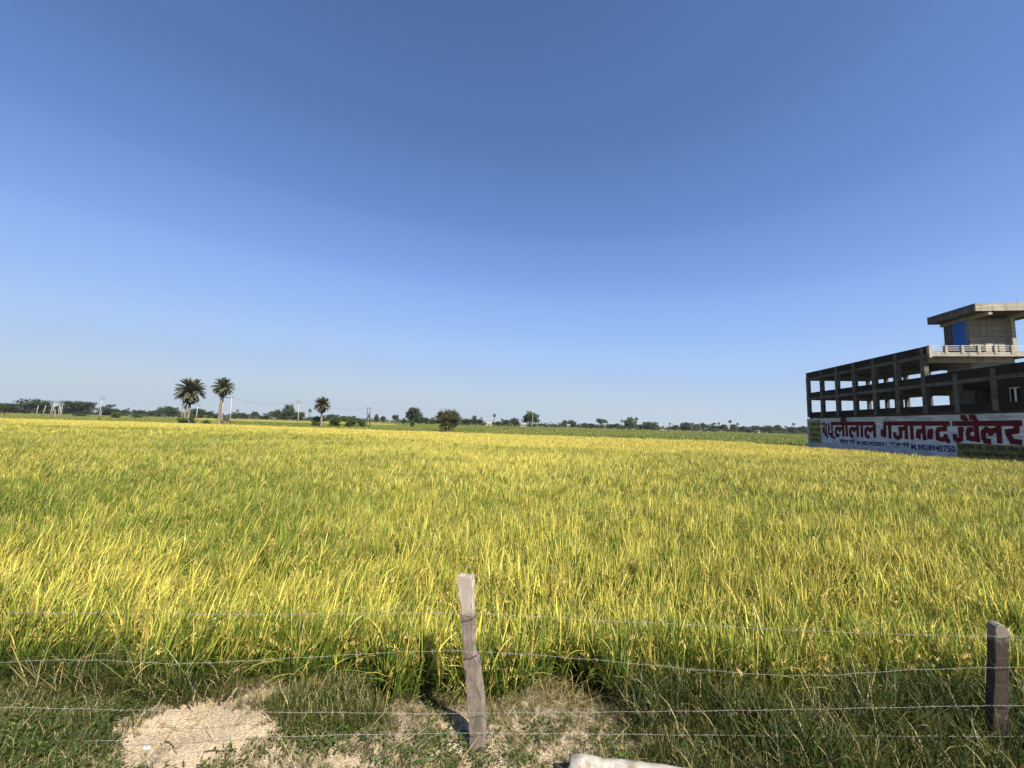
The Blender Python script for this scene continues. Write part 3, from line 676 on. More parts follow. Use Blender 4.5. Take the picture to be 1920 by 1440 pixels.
text('M.9828940750', 21.85, 27.55, .80, 1.50, NAVY, bold=.035)
text('दुकान नं. 29-30 गेट नं.', 27.9, 34.6, 1.14, 1.76, BLACKP, bold=.04, parent=pan2)
text('न्यू सर्राफा मार्केट: कोटा', 28.25, 35.0, .52, 1.10, BLACKP, bold=.04, parent=pan2)
text('आभूषण एवं', .75, 3.75, 3.45, 4.1, BLACKP, bold=.04, parent=pan1); text('रत्न जड़ित', .75, 3.85, 2.6, 3.2, BLACKP, bold=.04, parent=pan1)
text('के निर्माता व', .9, 3.7, 1.72, 2.35, BLACKP, bold=.04, parent=pan1); text('विक्रेता', 1.15, 3.4, .9, 1.55, BLACKP, bold=.04, parent=pan1)

# ------------------------------------------------------------------ trees
def leaves(b, c, rad, n, size, flat=1.):
    for _ in range(n):
        d = Vector((random.gauss(0, 1), random.gauss(0, 1), random.gauss(0, 1)*flat)).normalized()
        p = Vector(c)+d*rad*random.random()**.45
        nrm = (d+Vector((random.gauss(0, .7), random.gauss(0, .7), random.gauss(0, .7)+.3))).normalized()
        a = nrm.cross(Vector((random.gauss(0, 1), random.gauss(0, 1), random.gauss(0, 1)))).normalized(); e = nrm.cross(a)
        s_ = size*random.uniform(.6, 1.3); b.quad(p-a*s_, p-e*s_*.55, p+a*s_, p+e*s_*.55)
def tree_meshes(seed, kind, m, nl=1.):
    """unit tree: 1 wide, 1 tall, base at the origin"""
    random.seed(seed); cr = MB(); tr = MB()
    if kind == 'dome':   zc, rz, r0, ncl, cs, sz = .46, .50, .42, 46, (.10, .17), .030
    elif kind == 'tall': zc, rz, r0, ncl, cs, sz = .52, .46, .36, 44, (.11, .19), .036
    elif kind == 'flat': zc, rz, r0, ncl, cs, sz = .72, .20, .44, 30, (.08, .14), .032
    else:                zc, rz, r0, ncl, cs, sz = .60, .38, .40, 44, (.10, .17), .032      # round
    tilt = random.uniform(-.04, .04)
    tr.tube([(0, 0, -.03), (.01, .01, zc*.45), (tilt, .02, zc*.9)], [.035, .027, .018], 7)
    lob = [(random.uniform(0, 2*PI), random.uniform(.75, 1.15)) for _ in range(5)]
    for i in range(ncl):
        az = random.uniform(0, 2*PI); el = math.asin(random.uniform(-.75 if kind != 'dome' else -.95, 1)); q = random.uniform(.62, 1.)
        q *= 1+.16*math.sin(az*3+lob[0][0])+.10*math.sin(az*5+lob[1][0]*3+el*4)
        c = Vector((r0*q*math.cos(az)*math.cos(el)+tilt, r0*q*math.sin(az)*math.cos(el), zc+rz*.84*q*math.sin(el)))
        if c.z < .06: c.z = .06
        leaves(cr, c, random.uniform(*cs), int(52*nl), sz*1.25, .8)
        if i % 4 == 0 and c.z > zc*.6: tr.tube([(0, .01, zc*random.uniform(.35, .7)), c*.6+Vector((0, 0, zc*.3)), c], [.014, .009, .004], 5)
    for i in range(26):                       # inner foliage
        d = Vector((random.gauss(0, 1), random.gauss(0, 1), random.gauss(0, 1))).normalized()*random.uniform(0, .55)
        leaves(cr, (d.x*r0+tilt, d.y*r0, max(.08, zc+d.z*rz)), .14, 26, sz*1.6, .9)
    z = np.array([v[2] for v in cr.v]); zm = np.percentile(z, 99.5); xm = np.percentile(np.abs(np.array([v[0] for v in cr.v])), 99)
    cr.v = [(v[0]*.5/xm, v[1]*.5/xm, v[2]/zm) for v in cr.v]
    return cr.mesh('crown', m), tr.mesh('trunk', BARK, True)
KIND = {k: [tree_meshes(s, k, LEAF) for s in range(i*10, i*10+4)] for i, k in enumerate(('dome', 'tall', 'round', 'flat'))}
def add_tree(x, top, wpx, Y, kind, label, group=None, var=None, name='tree', cat='tree', m=None):
    p = at(x, 720, Y); z = at(x, top, Y).z+.14; wd = wpx/ppm(Y)
    t = thing(name, (p.x, Y, -.14), label, cat, group); t.rotation_euler.z = random.uniform(0, 6.28)
    cr, tr = KIND[kind][random.randrange(4) if var is None else var]
    for nm, d in (('crown', cr), ('trunk', tr)):
        o = link(nm, d, t); o.scale = (wd, wd, z)
        if m and nm == 'crown': o.material_slots[0].link = 'OBJECT'; o.material_slots[0].material = m
    return t
def place(x): return next(b_ for a_, b_ in ((135, 'behind the row of leaning poles'), (335, 'between the tall forked pole and the clustered palm'), (425, 'behind the two tall date palms'), (540, 'between the white transformer stand and the white forked pole'), (680, 'behind the bushes near the short date palm'), (765, 'past the dark transformer stand'), (830, 'beside the tall ragged tree'), (915, 'past the lone brownish tree'), (960, 'between the white house and the large dense tree'), (1120, 'past the large dense tree'), (1170, 'beside the spreading dark tree'), (1230, 'past the tree between two fan palms'), (1270, 'just past the village houses'), (1325, 'around the thin grey pole in the green field'), (1440, 'past the thin grey pole among the fan palms'), (2000, 'next to the unfinished building')) if x < a_)
random.seed(3)
# big and singular trees
add_tree(75, 749, 47, 320, 'dome', 'largest broad dark dome tree behind the row of leaning poles')
add_tree(153, 752.5, 46, 330, 'dome', 'broad olive dome tree between the leaning poles and the tall forked pole')
add_tree(214, 759, 38, 340, 'dome', 'broad low dome tree just past the tall forked pole')
add_tree(17, 761, 26, 190, 'flat', 'small umbrella shaped tree with a bare trunk in the green pasture', name='acacia_tree')
add_tree(-6, 754, 40, 300, 'dome', 'wide tree beside the small umbrella shaped tree')
add_tree(36, 757, 36, 330, 'dome', 'low wide olive tree between the umbrella tree and the largest dome tree')
add_tree(323, 762.5, 32, 340, 'round', 'olive rounded tree close behind the clustered date palm')
add_tree(375, 766.5, 30, 340, 'dome', 'rounded tree seen between the two tall date palms')
add_tree(545, 758.5, 20, 330, 'tall', 'tall dark narrow tree beside the white forked pole')
add_tree(563, 772, 22, 330, 'dome', 'dark rounded tree right behind the white forked pole')
add_tree(779, 765, 26, 250, 'tall', 'tall ragged tree with a small shrub at its foot')
add_tree(995, 771.5, 34, 270, 'round', 'large dense bright green tree behind the thin bare pole')
add_tree(1128, 785, 25, 330, 'flat', 'spreading dark tree rising above the low hedge')
add_tree(1180, 783, 21, 330, 'tall', 'tall bushy tree standing between two fan palms')
add_tree(967, 784, 17, 320, 'round', 'round green tree next to the white shed and the large dense tree')
add_tree(1218, 791, 27, 340, 'dome', 'olive green dome tree beside the white village houses')
add_tree(1285, 792, 24, 350, 'dome', 'dark dome tree just before the thin pole in the green field')
for x, tp, wd, k in [(53, 766, 16, 'dome'), (105, 763, 22, 'dome'), (125, 763, 24, 'dome'), (240, 769, 16, 'dome'), (265, 769, 18, 'round'), (290, 770, 22, 'dome'), (303, 768, 16, 'round'), (345, 772, 18, 'dome'),
        (398, 771, 20, 'round'), (414, 775, 18, 'dome'), (444, 773, 18, 'dome'), (460, 774, 22, 'dome'), (483, 772, 14, 'round'), (500, 775, 18, 'dome'), (515, 771, 14, 'round'), (526, 768.5, 12, 'tall'), (536, 773, 14, 'dome'),
        (612, 779, 16, 'dome'), (626, 777, 20, 'dome'), (648, 780, 18, 'round'), (668, 780, 20, 'dome'), (710, 777, 9, 'tall'), (721, 780.5, 9, 'round'), (745, 778, 11, 'round'), (760, 784, 10, 'dome'),
        (789, 780, 16, 'dome'), (801, 783, 14, 'round'), (814, 783, 19, 'dome'), (876, 785, 22, 'dome'), (892, 780, 12, 'tall'), (902, 786, 12, 'round'), (936, 790, 11, 'round'), (952, 787, 16, 'dome'),
        (1061, 788, 11, 'round'), (1074, 788, 14, 'tall'), (1096, 793, 18, 'dome'), (1110, 794, 16, 'dome'), (1145, 795, 14, 'dome'), (1158, 794, 12, 'round'), (1201, 796, 14, 'dome'), (1213, 791, 12, 'round'),
        (1266, 797, 14, 'dome'), (1303, 795, 16, 'dome'), (1317, 793, 12, 'round'), (1335, 793, 26, 'dome'), (1355, 796, 14, 'round'), (1375, 796, 14, 'tall'), (1391, 799, 12, 'round'), (1401, 800, 14, 'dome'),
        (1413, 798, 14, 'round'), (1426, 799, 14, 'round'), (1442, 798, 20, 'dome'), (1457, 797, 12, 'tall'), (1471, 799, 16, 'dome'), (1480, 800, 12, 'round'), (1494, 801, 12, 'dome'), (1504, 799, 14, 'round'), (1514, 800, 12, 'dome')]:
    where = place(x)
    shape = {'dome': 'wide low dark green', 'round': 'small round dark green', 'tall': 'narrow upright dark green'}[k]
    add_tree(x+random.uniform(-1, 1), tp, wd*1.1, random.uniform(335, 430), k, '%s treeline tree %s' % (shape, where), '%s trees %s' % (shape, where))
# bushes and small field shrubs
for x, tp, wd, lab in ((598, 781, 17, 'leafy bush at the foot of the short date palm'), (633, 781, 21, 'round green bush nearest the short date palm, standing alone'), (661, 781, 25, 'wide green bush between the round bush and the twin poles')):
    add_tree(x, tp, wd, 128, 'dome', lab, name='bush', cat='bush', m=BUSHL)
for x, tp, wd, Y, lab in ((683, 788, 16, 135, 'low scrubby bush beside the twin pole stand'), (224, 772, 14, 190, 'small pasture shrub below the low dome tree'), (158, 775, 22, 230, 'low dark shrub in the pasture in front of the olive dome tree'), (777, 789, 8, 170, 'small conical shrub below the tall ragged tree'), (265, 777, 18, 240, 'pasture shrub standing between the low dome tree and the clustered palm'), (395, 788, 13, 112, 'small shrub in the ripe field between the two tall date palms'), (366, 789, 10, 112, 'tiny shrub right beside the clustered date palm')):
    add_tree(x, tp, wd, Y, 'dome', lab, name='shrub', cat='shrub', m=BUSHL)
# continuous low wood behind
random.seed(5); b = MB()
for i in range(640):
    Y = random.uniform(440, 620); X = random.uniform(-1.45, 1.45)*Y
    h = random.uniform(2.5, 6.5); r = random.uniform(3, 6)
    leaves(b, (X, Y, h*.45), r, 26, 1.1, .45)
tag(b.build('far_wood', LEAF), 'low band of scrub and woodland along the horizon', 'woodland', kind='stuff')
random.seed(6); b = MB()
for i in range(520):
    Y = random.uniform(345, 430); a_ = random.uniform(-.12, 1.1) if i % 3 else random.uniform(-1.3, -.1); X = a_*Y
    leaves(b, (X, Y, random.uniform(.8, 2.)), random.uniform(1.6, 3.4), 18, .75, .5)
tag(b.build('field_hedge', LEAF), 'low dark hedge scrub at the foot of the treeline', 'hedge', kind='stuff')

# the multi-stemmed brownish tree at the field edge
random.seed(21)
Y = 104; p = at(843, 720, Y); S = 48/ppm(Y)
t = thing('field_tree', (p.x, Y, -.14), 'lone brownish green multi-stemmed tree at the edge of the green field', 'tree')
cr, tr = MB(), MB(); H = at(843, 765, Y).z+.14
for i in range(9):
    az = i*2*PI/9+random.uniform(-.3, .3); e = Vector((math.cos(az)*S*.33, math.sin(az)*S*.33, H*random.uniform(.6, .85)))
    tr.tube([(math.cos(az)*.15, math.sin(az)*.15, -.1), e*.45+Vector((0, 0, .2)), e], [.09, .06, .02], 6)
for i in range(190):
    az = random.uniform(0, 2*PI); el = math.asin(random.uniform(-.8, 1)); q = random.uniform(.5, 1)*(1+.06*math.sin(5*az+el*2))
    c = Vector((S*.44*q*math.cos(az)*math.cos(el), S*.44*q*math.sin(az)*math.cos(el), H*.56+H*.40*q*math.sin(el)))
    leaves(cr, c, random.uniform(.4, .8), 66, .15, .9)
for i in range(46):
    d = Vector((random.gauss(0, 1), random.gauss(0, 1), random.gauss(0, 1))).normalized()*random.uniform(0, .6); leaves(cr, (d.x*S*.44, d.y*S*.44, H*.5+d.z*H*.4), .7, 34, .17)
for i in range(14):
    az = random.uniform(0, 2*PI); leaves(cr, (math.cos(az)*S*.22, math.sin(az)*S*.22, random.uniform(.3, 1.4)), .5, 40, .12)
for i in range(26):                            # wispy twigs breaking the outline
    az = random.uniform(0, 2*PI); el = random.uniform(-.1, 1.2); d = Vector((math.cos(az)*math.cos(el)*S*.5, math.sin(az)*math.cos(el)*S*.5, H*.42*math.sin(el)))
    tr.tube([Vector((0, 0, H*.56))+d*.6, Vector((0, 0, H*.56))+d*1.08], [.02, .008], 4); leaves(cr, Vector((0, 0, H*.56))+d*1.05, .28, 14, .09)
link('crown', cr.mesh('crown', LEAF_BR), t); link('trunk', tr.mesh('trunk', BARK, True), t)

# ------------------------------------------------------------------ palms
def frond_mesh(seed, arch, m, L=1.):
    random.seed(seed); b = MB(); pts = []; p = Vector((0, 0, 0)); a = 0.
    n = 14
    for i in range(n+1):
        pts.append(p.copy()); a = -arch*((i+1)/n)**1.5; p = p+Vector((math.cos(a), 0, math.sin(a)))*(L/n)
    b.tube(pts[::2], [.012, .011, .009, .008, .006, .005, .004, .003][:len(pts[::2])], 4, False)
    for i in range(3, 56):
        f = i/56*n; i0 = min(n-1, int(f)); c = pts[i0].lerp(pts[i0+1], f-i0); d = (pts[i0+1]-pts[i0]).normalized()
        ll = .235*(1-.72*(i/56)**2.5)*(.5+.5*min(1, i/11)); up_ = Vector((-d.z, 0, d.x))
        for sg in (-1, 1):
            v = (d*.75+Vector((0, sg*.62, 0))+up_*.30+Vector((random.gauss(0, .06), random.gauss(0, .06), random.gauss(0, .06)))).normalized()
            e = c+v*ll; q = d*.015
            b.quad(c-q, c+q, e+q*.5, e-q*.5)
    return b.mesh('frond', m)
FR = [frond_mesh(i, a, PALML) for i, a in enumerate((.35, .6, .9, 1.2))]; FRD = [frond_mesh(9+i, 1.3, DEADL) for i in range(2)]
def date_palm(trunk_px, Y, top, wpx, label, n=64, seed=0, dead=8, extra=None):
    random.seed(seed)
    pts = [at(x, y, Y) for x, y in trunk_px]; base = Vector((pts[0].x, Y, -.14))
    t = thing('date_palm', base, label, 'palm tree')
    tr = MB(); pl = [Vector((0, 0, 0))]+[q-base for q in pts[1:]]
    P = []; Rr = []
    for i in range(len(pl)-1):
        for j in range(7):
            f = j/7; P.append(pl[i].lerp(pl[i+1], f)); Rr.append((.34 if len(P) > 2 else .45)*random.uniform(.88, 1.1)*(1-.12*i))
    P.append(pl[-1]); Rr.append(.3); tr.tube(P, Rr, 9); tr.build('trunk', PALMBARK, t, True)
    c = pl[-1]; R = wpx/2/ppm(Y)
    for i in range(n):
        el = math.radians(85-150*((i+.5)/n)**.9+random.gauss(0, 5)); az = i*2.39996+random.gauss(0, .15)
        lenf = R*(1.0 if el > -.3 else .92)*random.uniform(.9, 1.06)
        o = link('frond', FR[min(3, int((1-(el+1.2)/2.8)*3.2+random.random()*.9))], t)
        o.location = c+Vector((0, 0, .15*math.sin(el))); o.rotation_euler = Euler((random.gauss(0, .25), -el, az), 'XYZ'); o.scale = (lenf*.90,)*3
    for i in range(dead):
        o = link('dead_frond', FRD[i % 2], t); o.location = c+Vector((0, 0, -.2)); o.rotation_euler = Euler((0, math.radians(random.uniform(55, 80)), random.uniform(0, 6.28)), 'XYZ'); o.scale = (R*.75,)*3
    return t
date_palm([(353, 792), (355, 765), (358, 735)], 103, 709, 58, 'tall date palm with the widest drooping crown and slim side stems', 130, 1, 10)
date_palm([(410.5, 793), (413, 765), (418.5, 727)], 104, 705, 42, 'tall date palm with a bare trunk beside the pole mounted transformer', 120, 2, 8)
date_palm([(603, 794), (603, 778), (604.5, 760)], 126, 739, 35, 'short date palm with a leafy bush at its foot', 130, 3, 10)
# slim side stems and bush of the clustered palm
for x0, x1, tp in ((343, 343, 757), (347, 347.5, 761), (350, 350, 754)):
    a, c = at(x0, 792, 102.6), at(x1, tp, 102.6); g = thing('palm_stem', (a.x, 102.6, -.14), 'slim bare side stem at the foot of the clustered date palm', 'palm stem', 'side stems of the clustered palm')
    b = MB(); b.tube([(0, 0, 0), (c.x-a.x, 0, (c.z+.14)*.5), (c.x-a.x, .05, c.z+.14)], [.17, .14, .11], 7); b.build('trunk', PALMBARK, g, True)
    for i in range(5):
        o = link('frond', FRD[i % 2], g); o.location = (c.x-a.x, 0, c.z+.1); o.rotation_euler = Euler((0, random.uniform(-.9, .9), random.uniform(0, 6.28))); o.scale = (.8,)*3
add_tree(351, 783.5, 19, 101.8, 'dome', 'dark leafy bush at the foot of the clustered date palm', name='bush', cat='bush', m=BUSHL)
add_tree(365, 772, 10, 103.5, 'tall', 'thin climbing shrub against the clustered date palm trunk', name='shrub', cat='shrub', m=BUSHL)
# fan palms in the treeline
def fan_meshes(seed):
    random.seed(seed); cr = MB(); tr = MB()
    tr.tube([(0, 0, -.02), (.01, 0, .45), (0, 0, .86)], [.028, .022, .018], 7)
    for i in range(46):
        d = Vector((random.gauss(0, 1), random.gauss(0, 1), random.gauss(0, 1)+.25)).normalized(); c = Vector((0, 0, .86))+d*.085
        a = d.cross(Vector((random.gauss(0, 1), random.gauss(0, 1), random.gauss(0, 1)))).normalized(); e = d.cross(a)
        for k in range(7):
            q = (k-3)*.38; v = d*math.cos(q)+a*math.sin(q); s_ = e*.012+a*.004
            cr.quad(c-s_, c+s_, c+v*.075+e*random.uniform(-.012, .012))
    return cr.mesh('crown', LEAF), tr.mesh('trunk', BARK, True)
FAN = [fan_meshes(i) for i in range(3)]
for x, tp, Y in ((246, 764.5, 360), (450, 767.5, 350), (585, 766.5, 300), (929, 775.5, 300), (943, 784.5, 330), (1166, 786.5, 330), (1193, 782.5, 330), (1255, 792.5, 360), (1346, 791.5, 380), (1367, 787.5, 370), (1381, 792.5, 370), (1485, 792.5, 380), (905, 782, 340)):
    p = at(x, 720, Y); z = at(x, tp, Y).z+.14
    g = thing('fan_palm', (p.x, Y, -.14), 'ball crowned fan palm '+place(x), 'palm tree', 'fan palms '+place(x)); g.rotation_euler.z = random.uniform(0, 6)
    for nm, d in zip(('crown', 'trunk'), FAN[random.randrange(3)]):
        o = link(nm, d, g); o.scale = (z*.95, z*.95, z)

# ------------------------------------------------------------------ poles
def vpole(x0, y0, x1, y1, Y, label, arm=True, m=POLEC, r=.13, group=None, name='utility_pole', cat='utility pole'):
    a, c = at(x0, y0, Y), at(x1, y1, Y)
    k = (c.z+.14)/max(.5, c.z-a.z); base = Vector((c.x-(c.x-a.x)*k, Y, -.14))
    t = thing(name, base, label, cat, group); top = c-base
    b = MB(); b.tube([Vector((0, 0, -.3)), top*.5, top*(.88 if arm else 1)], [r*1.25, r, r*.75], 6); b.build('pole', m, t, True)
    if arm:
        q = top*.86; s_ = 4.2/ppm(Y)
        b = MB()
        for sg in (-1, 1): b.tube([q, q+Vector((sg*s_*.7, 0, s_*.35)), q+Vector((sg*s_, 0, s_*.95))], .05, 5)
        b.tube([q, top], .045, 5); b.build('cross_arm', STEEL, t)
        for e in (Vector((-s_, 0, s_*.95)), Vector((s_, 0, s_*.95))):
            b = MB(); b.tube([q+e, q+e+Vector((0, 0, .12)), q+e+Vector((0, 0, .3))], [.05, .09, .05], 6); b.build('insulator', STEEL, t)
        b = MB(); b.tube([top, top+Vector((0, 0, .12)), top+Vector((0, 0, .3))], [.05, .09, .05], 6); b.build('insulator', STEEL, t)
    return t
vpole(185, 785, 193, 744, 136, 'tall white concrete pole with forked cross arm leaning beside the low dome tree')
vpole(188.5, 779, 191, 770, 136.5, 'short prop strut leaning on the tall forked pole', False, r=.09, name='prop_strut', cat='strut')
vpole(97, 781, 103.5, 752, 160, 'white pole with forked cross arm among the row of leaning poles')
vpole(103.5, 780, 103, 767, 160.5, 'thin upright strut behind the forked pole in the leaning row', False, r=.10, name='prop_strut', cat='strut')
for x0, y0, x1, y1 in ((69, 773, 72, 760), (81.5, 774, 86, 760), (94.5, 776, 98.5, 761), (109.5, 778, 112, 759), (113, 776.5, 113.5, 762), (115.5, 777, 116.8, 760)):
    vpole(x0, y0, x1, y1, 185, 'bare leaning white pole in the pasture row', False, group='row of bare leaning poles', name='concrete_pole', cat='pole')
vpole(367.5, 786, 371.5, 757, 132, 'white pole with flat cross arm seen between the two tall date palms')
vpole(559, 793, 560, 751, 124, 'slender white pole with forked cross arm near the short date palm')
vpole(997, 803, 1000, 770, 185, 'thin bare weathered pole in front of the large dense tree', False, POLEC, .10)
pl = vpole(1313.5, 811, 1311.5, 776, 185, 'thin grey pole standing alone in the green field', False, POLEC, .10)
def hpole(x0, x1, by, ty, Y, label, lx=0, dark=False):
    a, c = at(x0, by, Y), at(x1, by, Y); z = at(x0+lx, ty, Y).z+.14; dx = at(x0+lx, ty, Y).x-a.x; wd = c.x-a.x
    t = thing('transformer_stand', (a.x, Y, -.14), label, 'transformer stand'); mm = STEEL if dark else POLEC
    for q in (0, wd):
        b = MB(); b.tube([(q, 0, -.3), (q+dx, 0, z)], [.15, .11], 6); b.build('pole', mm, t, True)
    b = MB(); b.box((dx-.3, -.08, z-.22), (dx+wd+.5, .08, z-.05)); b.build('cross_arm', STEEL, t)
    for q in (0, .5, 1):
        b = MB(); b.tube([(dx+wd*q, 0, z-.05), (dx+wd*q, 0, z+.15)], [.07, .05], 6); b.build('insulator', STEEL, t)
    pz = z*.17 if not dark else z*.5
    b = MB(); b.box((-.3, -.35, pz), (wd+.35, .35, pz+.14)); b.build('platform', STEEL, t)
    b = MB(); b.box((wd*.22, -.3, pz+.14), (wd*.75, .3, pz+1.0)); tk = b.build('transformer', STEEL, t)
    for i in range(6):
        b = MB(); x = wd*(.25+.48*i/5); b.box((x-.02, -.42, pz+.22), (x+.02, -.3, pz+.9)); b.build('cooling_fin', STEEL, tk)
    for q in (.35, .5, .62):
        b = MB(); b.tube([(wd*q, 0, pz+1.), (wd*q, 0, pz+1.3)], [.06, .04], 6); b.build('bushing', STEEL, tk)
    if dark:
        b = MB(); b.box((dx*.75-.3, -.07, z*.72), (dx*.75+wd+.3, .07, z*.72+.14)); b.build('cross_arm', STEEL, t)
    return t
h1 = hpole(415.5, 431.5, 792, 744.5, 104.5, 'white twin pole transformer stand beside the bare trunked date palm', 3.2)
h2 = hpole(688.5, 693.5, 795, 764.5, 140, 'dark narrow twin pole transformer stand past the bushes', .5, True)
def cable(x0, y0, Y0, x1, y1, Y1, sag, label):
    a, c = at(x0, y0, Y0), at(x1, y1, Y1); g = []
    for i in range(25):
        f = i/24; q = a.lerp(c, f); q.z -= sag*4*f*(1-f); g.append(q-a)
    b = MB(); b.tube(g, .016, 4); o = b.build('power_cable', STEEL); o.location = a
    tag(o, label, 'cable')
cable(434.5, 745, 104.5, 559.5, 752, 124, 1.2, 'thin power cable sagging from the white transformer stand to the forked pole')
cable(560.5, 752, 124, 689, 765.5, 140, 1.2, 'thin power cable sagging from the forked pole to the dark transformer stand')

# ------------------------------------------------------------------ far houses
def house(x, y0, y1, wpx, Y, label, tank=False):
    p = at(x, y0, Y); z = at(x, y1, Y).z+.14; wd = wpx/ppm(Y)
    t = thing('village_house', (p.x, Y, -.14), label, 'house')
    b = MB(); b.box((-wd/2, 0, 0), (wd/2, 6, z-.35)); b.build('wall', HOUSEW, t)
    b = MB(); b.box((-wd/2-.25, -.3, z-.35), (wd/2+.25, 6.3, z)); b.build('roof', HOUSEW, t)
    b = MB(); b.box((-.5, -.02, .1), (.5, .05, 2.1)); b.build('door', HOUSED, t)
    for q in (-.32, .32):
        b = MB(); b.box((wd*q-.5, -.02, 1.2), (wd*q+.5, .05, 2.3)); b.build('window', HOUSED, t)
    if tank:
        b = MB(); b.tube([(wd*.2, 2, z), (wd*.2, 2, z+1.3), (wd*.2, 2, z+1.5)], [.8, .8, .4], 10); b.build('water_tank', HOUSEW, t)
house(917, 793, 788, 10, 360, 'low white house beside the tall fan palm')
house(981, 795, 791, 9, 340, 'low white shed tucked behind the large dense tree')
house(1066, 798, 795, 6, 380, 'small white house between two round trees')
house(1237, 804, 798, 6, 400, 'white village house with a rooftop water tank', True)
house(1246, 804, 799, 8, 410, 'wide white village house next to the one with a rooftop tank')
house(1421, 806, 803.5, 7, 420, 'low white house almost hidden in the trees of the far treeline')
house(1494, 808, 805.5, 7, 420, 'tiny white house in the trees next to the unfinished building')

# ------------------------------------------------------------------ fence
def slab_post(name, outline, depth, loc, rotz, label, m, roty=0., rough=.0035):
    """post of split stone: front outline (x, z) resampled, faces uneven, corners chipped"""
    random.seed(int(abs(loc[0])*100)); P = [Vector(p) for p in outline]; R = []
    for i in range(len(P)):
        a_, b_ = P[i], P[(i+1) % len(P)]; k = max(1, int((b_-a_).length/.035))
        for q in range(k): R.append(a_.lerp(b_, q/k))
    n = len(R); cx = sum(p.x for p in R)/n; b = MB(); rings = (-.5, -.46, -.2, .1, .44, .5)
    for s_ in rings:
        edge = abs(s_) == .5
        for i, p in enumerate(R):
            chip = random.uniform(.80, .98) if edge else 1.; j = random.gauss(0, rough)
            if edge and random.random() < .12: chip *= .8
            b.v.append(((p.x-cx)*chip+cx+j, s_*depth+random.gauss(0, rough*.6), p.y+(0 if p.y < .05 else random.gauss(0, rough)-(.006 if edge and p.y > 1. else 0))))
    for k in range(len(rings)-1):
        for j in range(n): b.f.append((k*n+j, k*n+(j+1) % n, (k+1)*n+(j+1) % n, (k+1)*n+j))
    b.f.append(tuple(reversed(range(n)))); b.f.append(tuple((len(rings)-1)*n+j for j in range(n)))
    o = b.build(name, m); o.location = loc; o.rotation_euler = (0, roty, rotz)
    return tag(o, label, 'fence post', 'stone fence posts')
def stone_mat(name, c0, c1, ctop, zt):
    m, t, p = mat(name, .85)
    tc = N(t, 'TexCoord').outputs['Object']; sep = N(t, 'SeparateXYZ'); t.links.new(tc, sep.inputs[0])
    n1 = noise(t, 7, 6, vec=tc); n2 = noise(t, 90, 3, vec=tc)
    c = mix(t, 1., ramp(t, n1, [(.3, c0), (.7, c1)]), ramp(t, n2, [(.3, (.65, .65, .65)), (.7, (1.2, 1.2, 1.2))]), 'MULTIPLY')
    f = math_(t, 'MULTIPLY', math_(t, 'SUBTRACT', math_(t, 'ADD', sep.outputs[2], math_(t, 'MULTIPLY', n1, .12)), zt), 14., clamp=True)
    c = mix(t, f, c, ctop)
    mp = N(t, 'Mapping'); mp.inputs['Scale'].default_value = (2.2, 2.2, 7.); mp.inputs['Rotation'].default_value = (.1, .25, 0); t.links.new(tc, mp.inputs[0])
    nv = noise(t, 1.3, 3, vec=mp.outputs[0]); rid = math_(t, 'ABSOLUTE', math_(t, 'SUBTRACT', nv, .5))
    c = mix(t, ramp(t, rid, [(.003, (.3, .3, .3)), (.010, (0, 0, 0))]), c, (.27, .23, .195))
    t.links.new(c, p.inputs['Base Color']); bump(t, p, math_(t, 'ADD', n1, math_(t, 'MULTIPLY', n2, .3)), .6, .012); return m
ST1 = stone_mat('split_sandstone', (.105, .085, .070), (.195, .160, .132), (.285, .248, .208), 1.03)
ST2 = stone_mat('dark_sandstone', (.028, .020, .016), (.048, .034, .027), (.15, .125, .105), .97)
Yp = 3.55; px = lambda x, y: at(x, y, Yp)
pb = px(895, 1398)
raw = [(857, 1081), (870, 1083), (884, 1080), (886, 1100), (886.5, 1150), (888.5, 1200), (889, 1223), (897, 1233), (899, 1258), (904, 1290), (908, 1315), (909, 1345), (911, 1375), (912, 1420), (886, 1420), (884, 1390), (881, 1340), (876, 1290), (871, 1240), (867, 1190), (865, 1150), (860, 1115)]
ol = [(px(x, y).x-pb.x, px(x, y).z) for x, y in raw]
slab_post('fence_post', ol[::-1], .085, (pb.x, Yp, 0), -.25, 'pale split stone post with a notched edge leaning in front of the rice', ST1)
pc = at(1866, 1425, 3.55)
o2 = [(-.043, -.1), (.043, -.1), (.046, .4), (.042, .8), (.046, 1.0), (.036, 1.045), (.010, 1.066), (-.02, 1.068), (-.045, 1.05), (-.042, .7), (-.046, .3)]
slab_post('fence_post', o2[::-1], .088, (pc.x+.005, 3.55, 0), -.30, 'dark brown square stone post with a rounded top in tall grass', ST2, .083, .0018)
slab_post('fence_post', o2[::-1], .13, (-5.2, 3.55, 0), .2, 'rough stone post where the wires run out past the weeds', ST1)
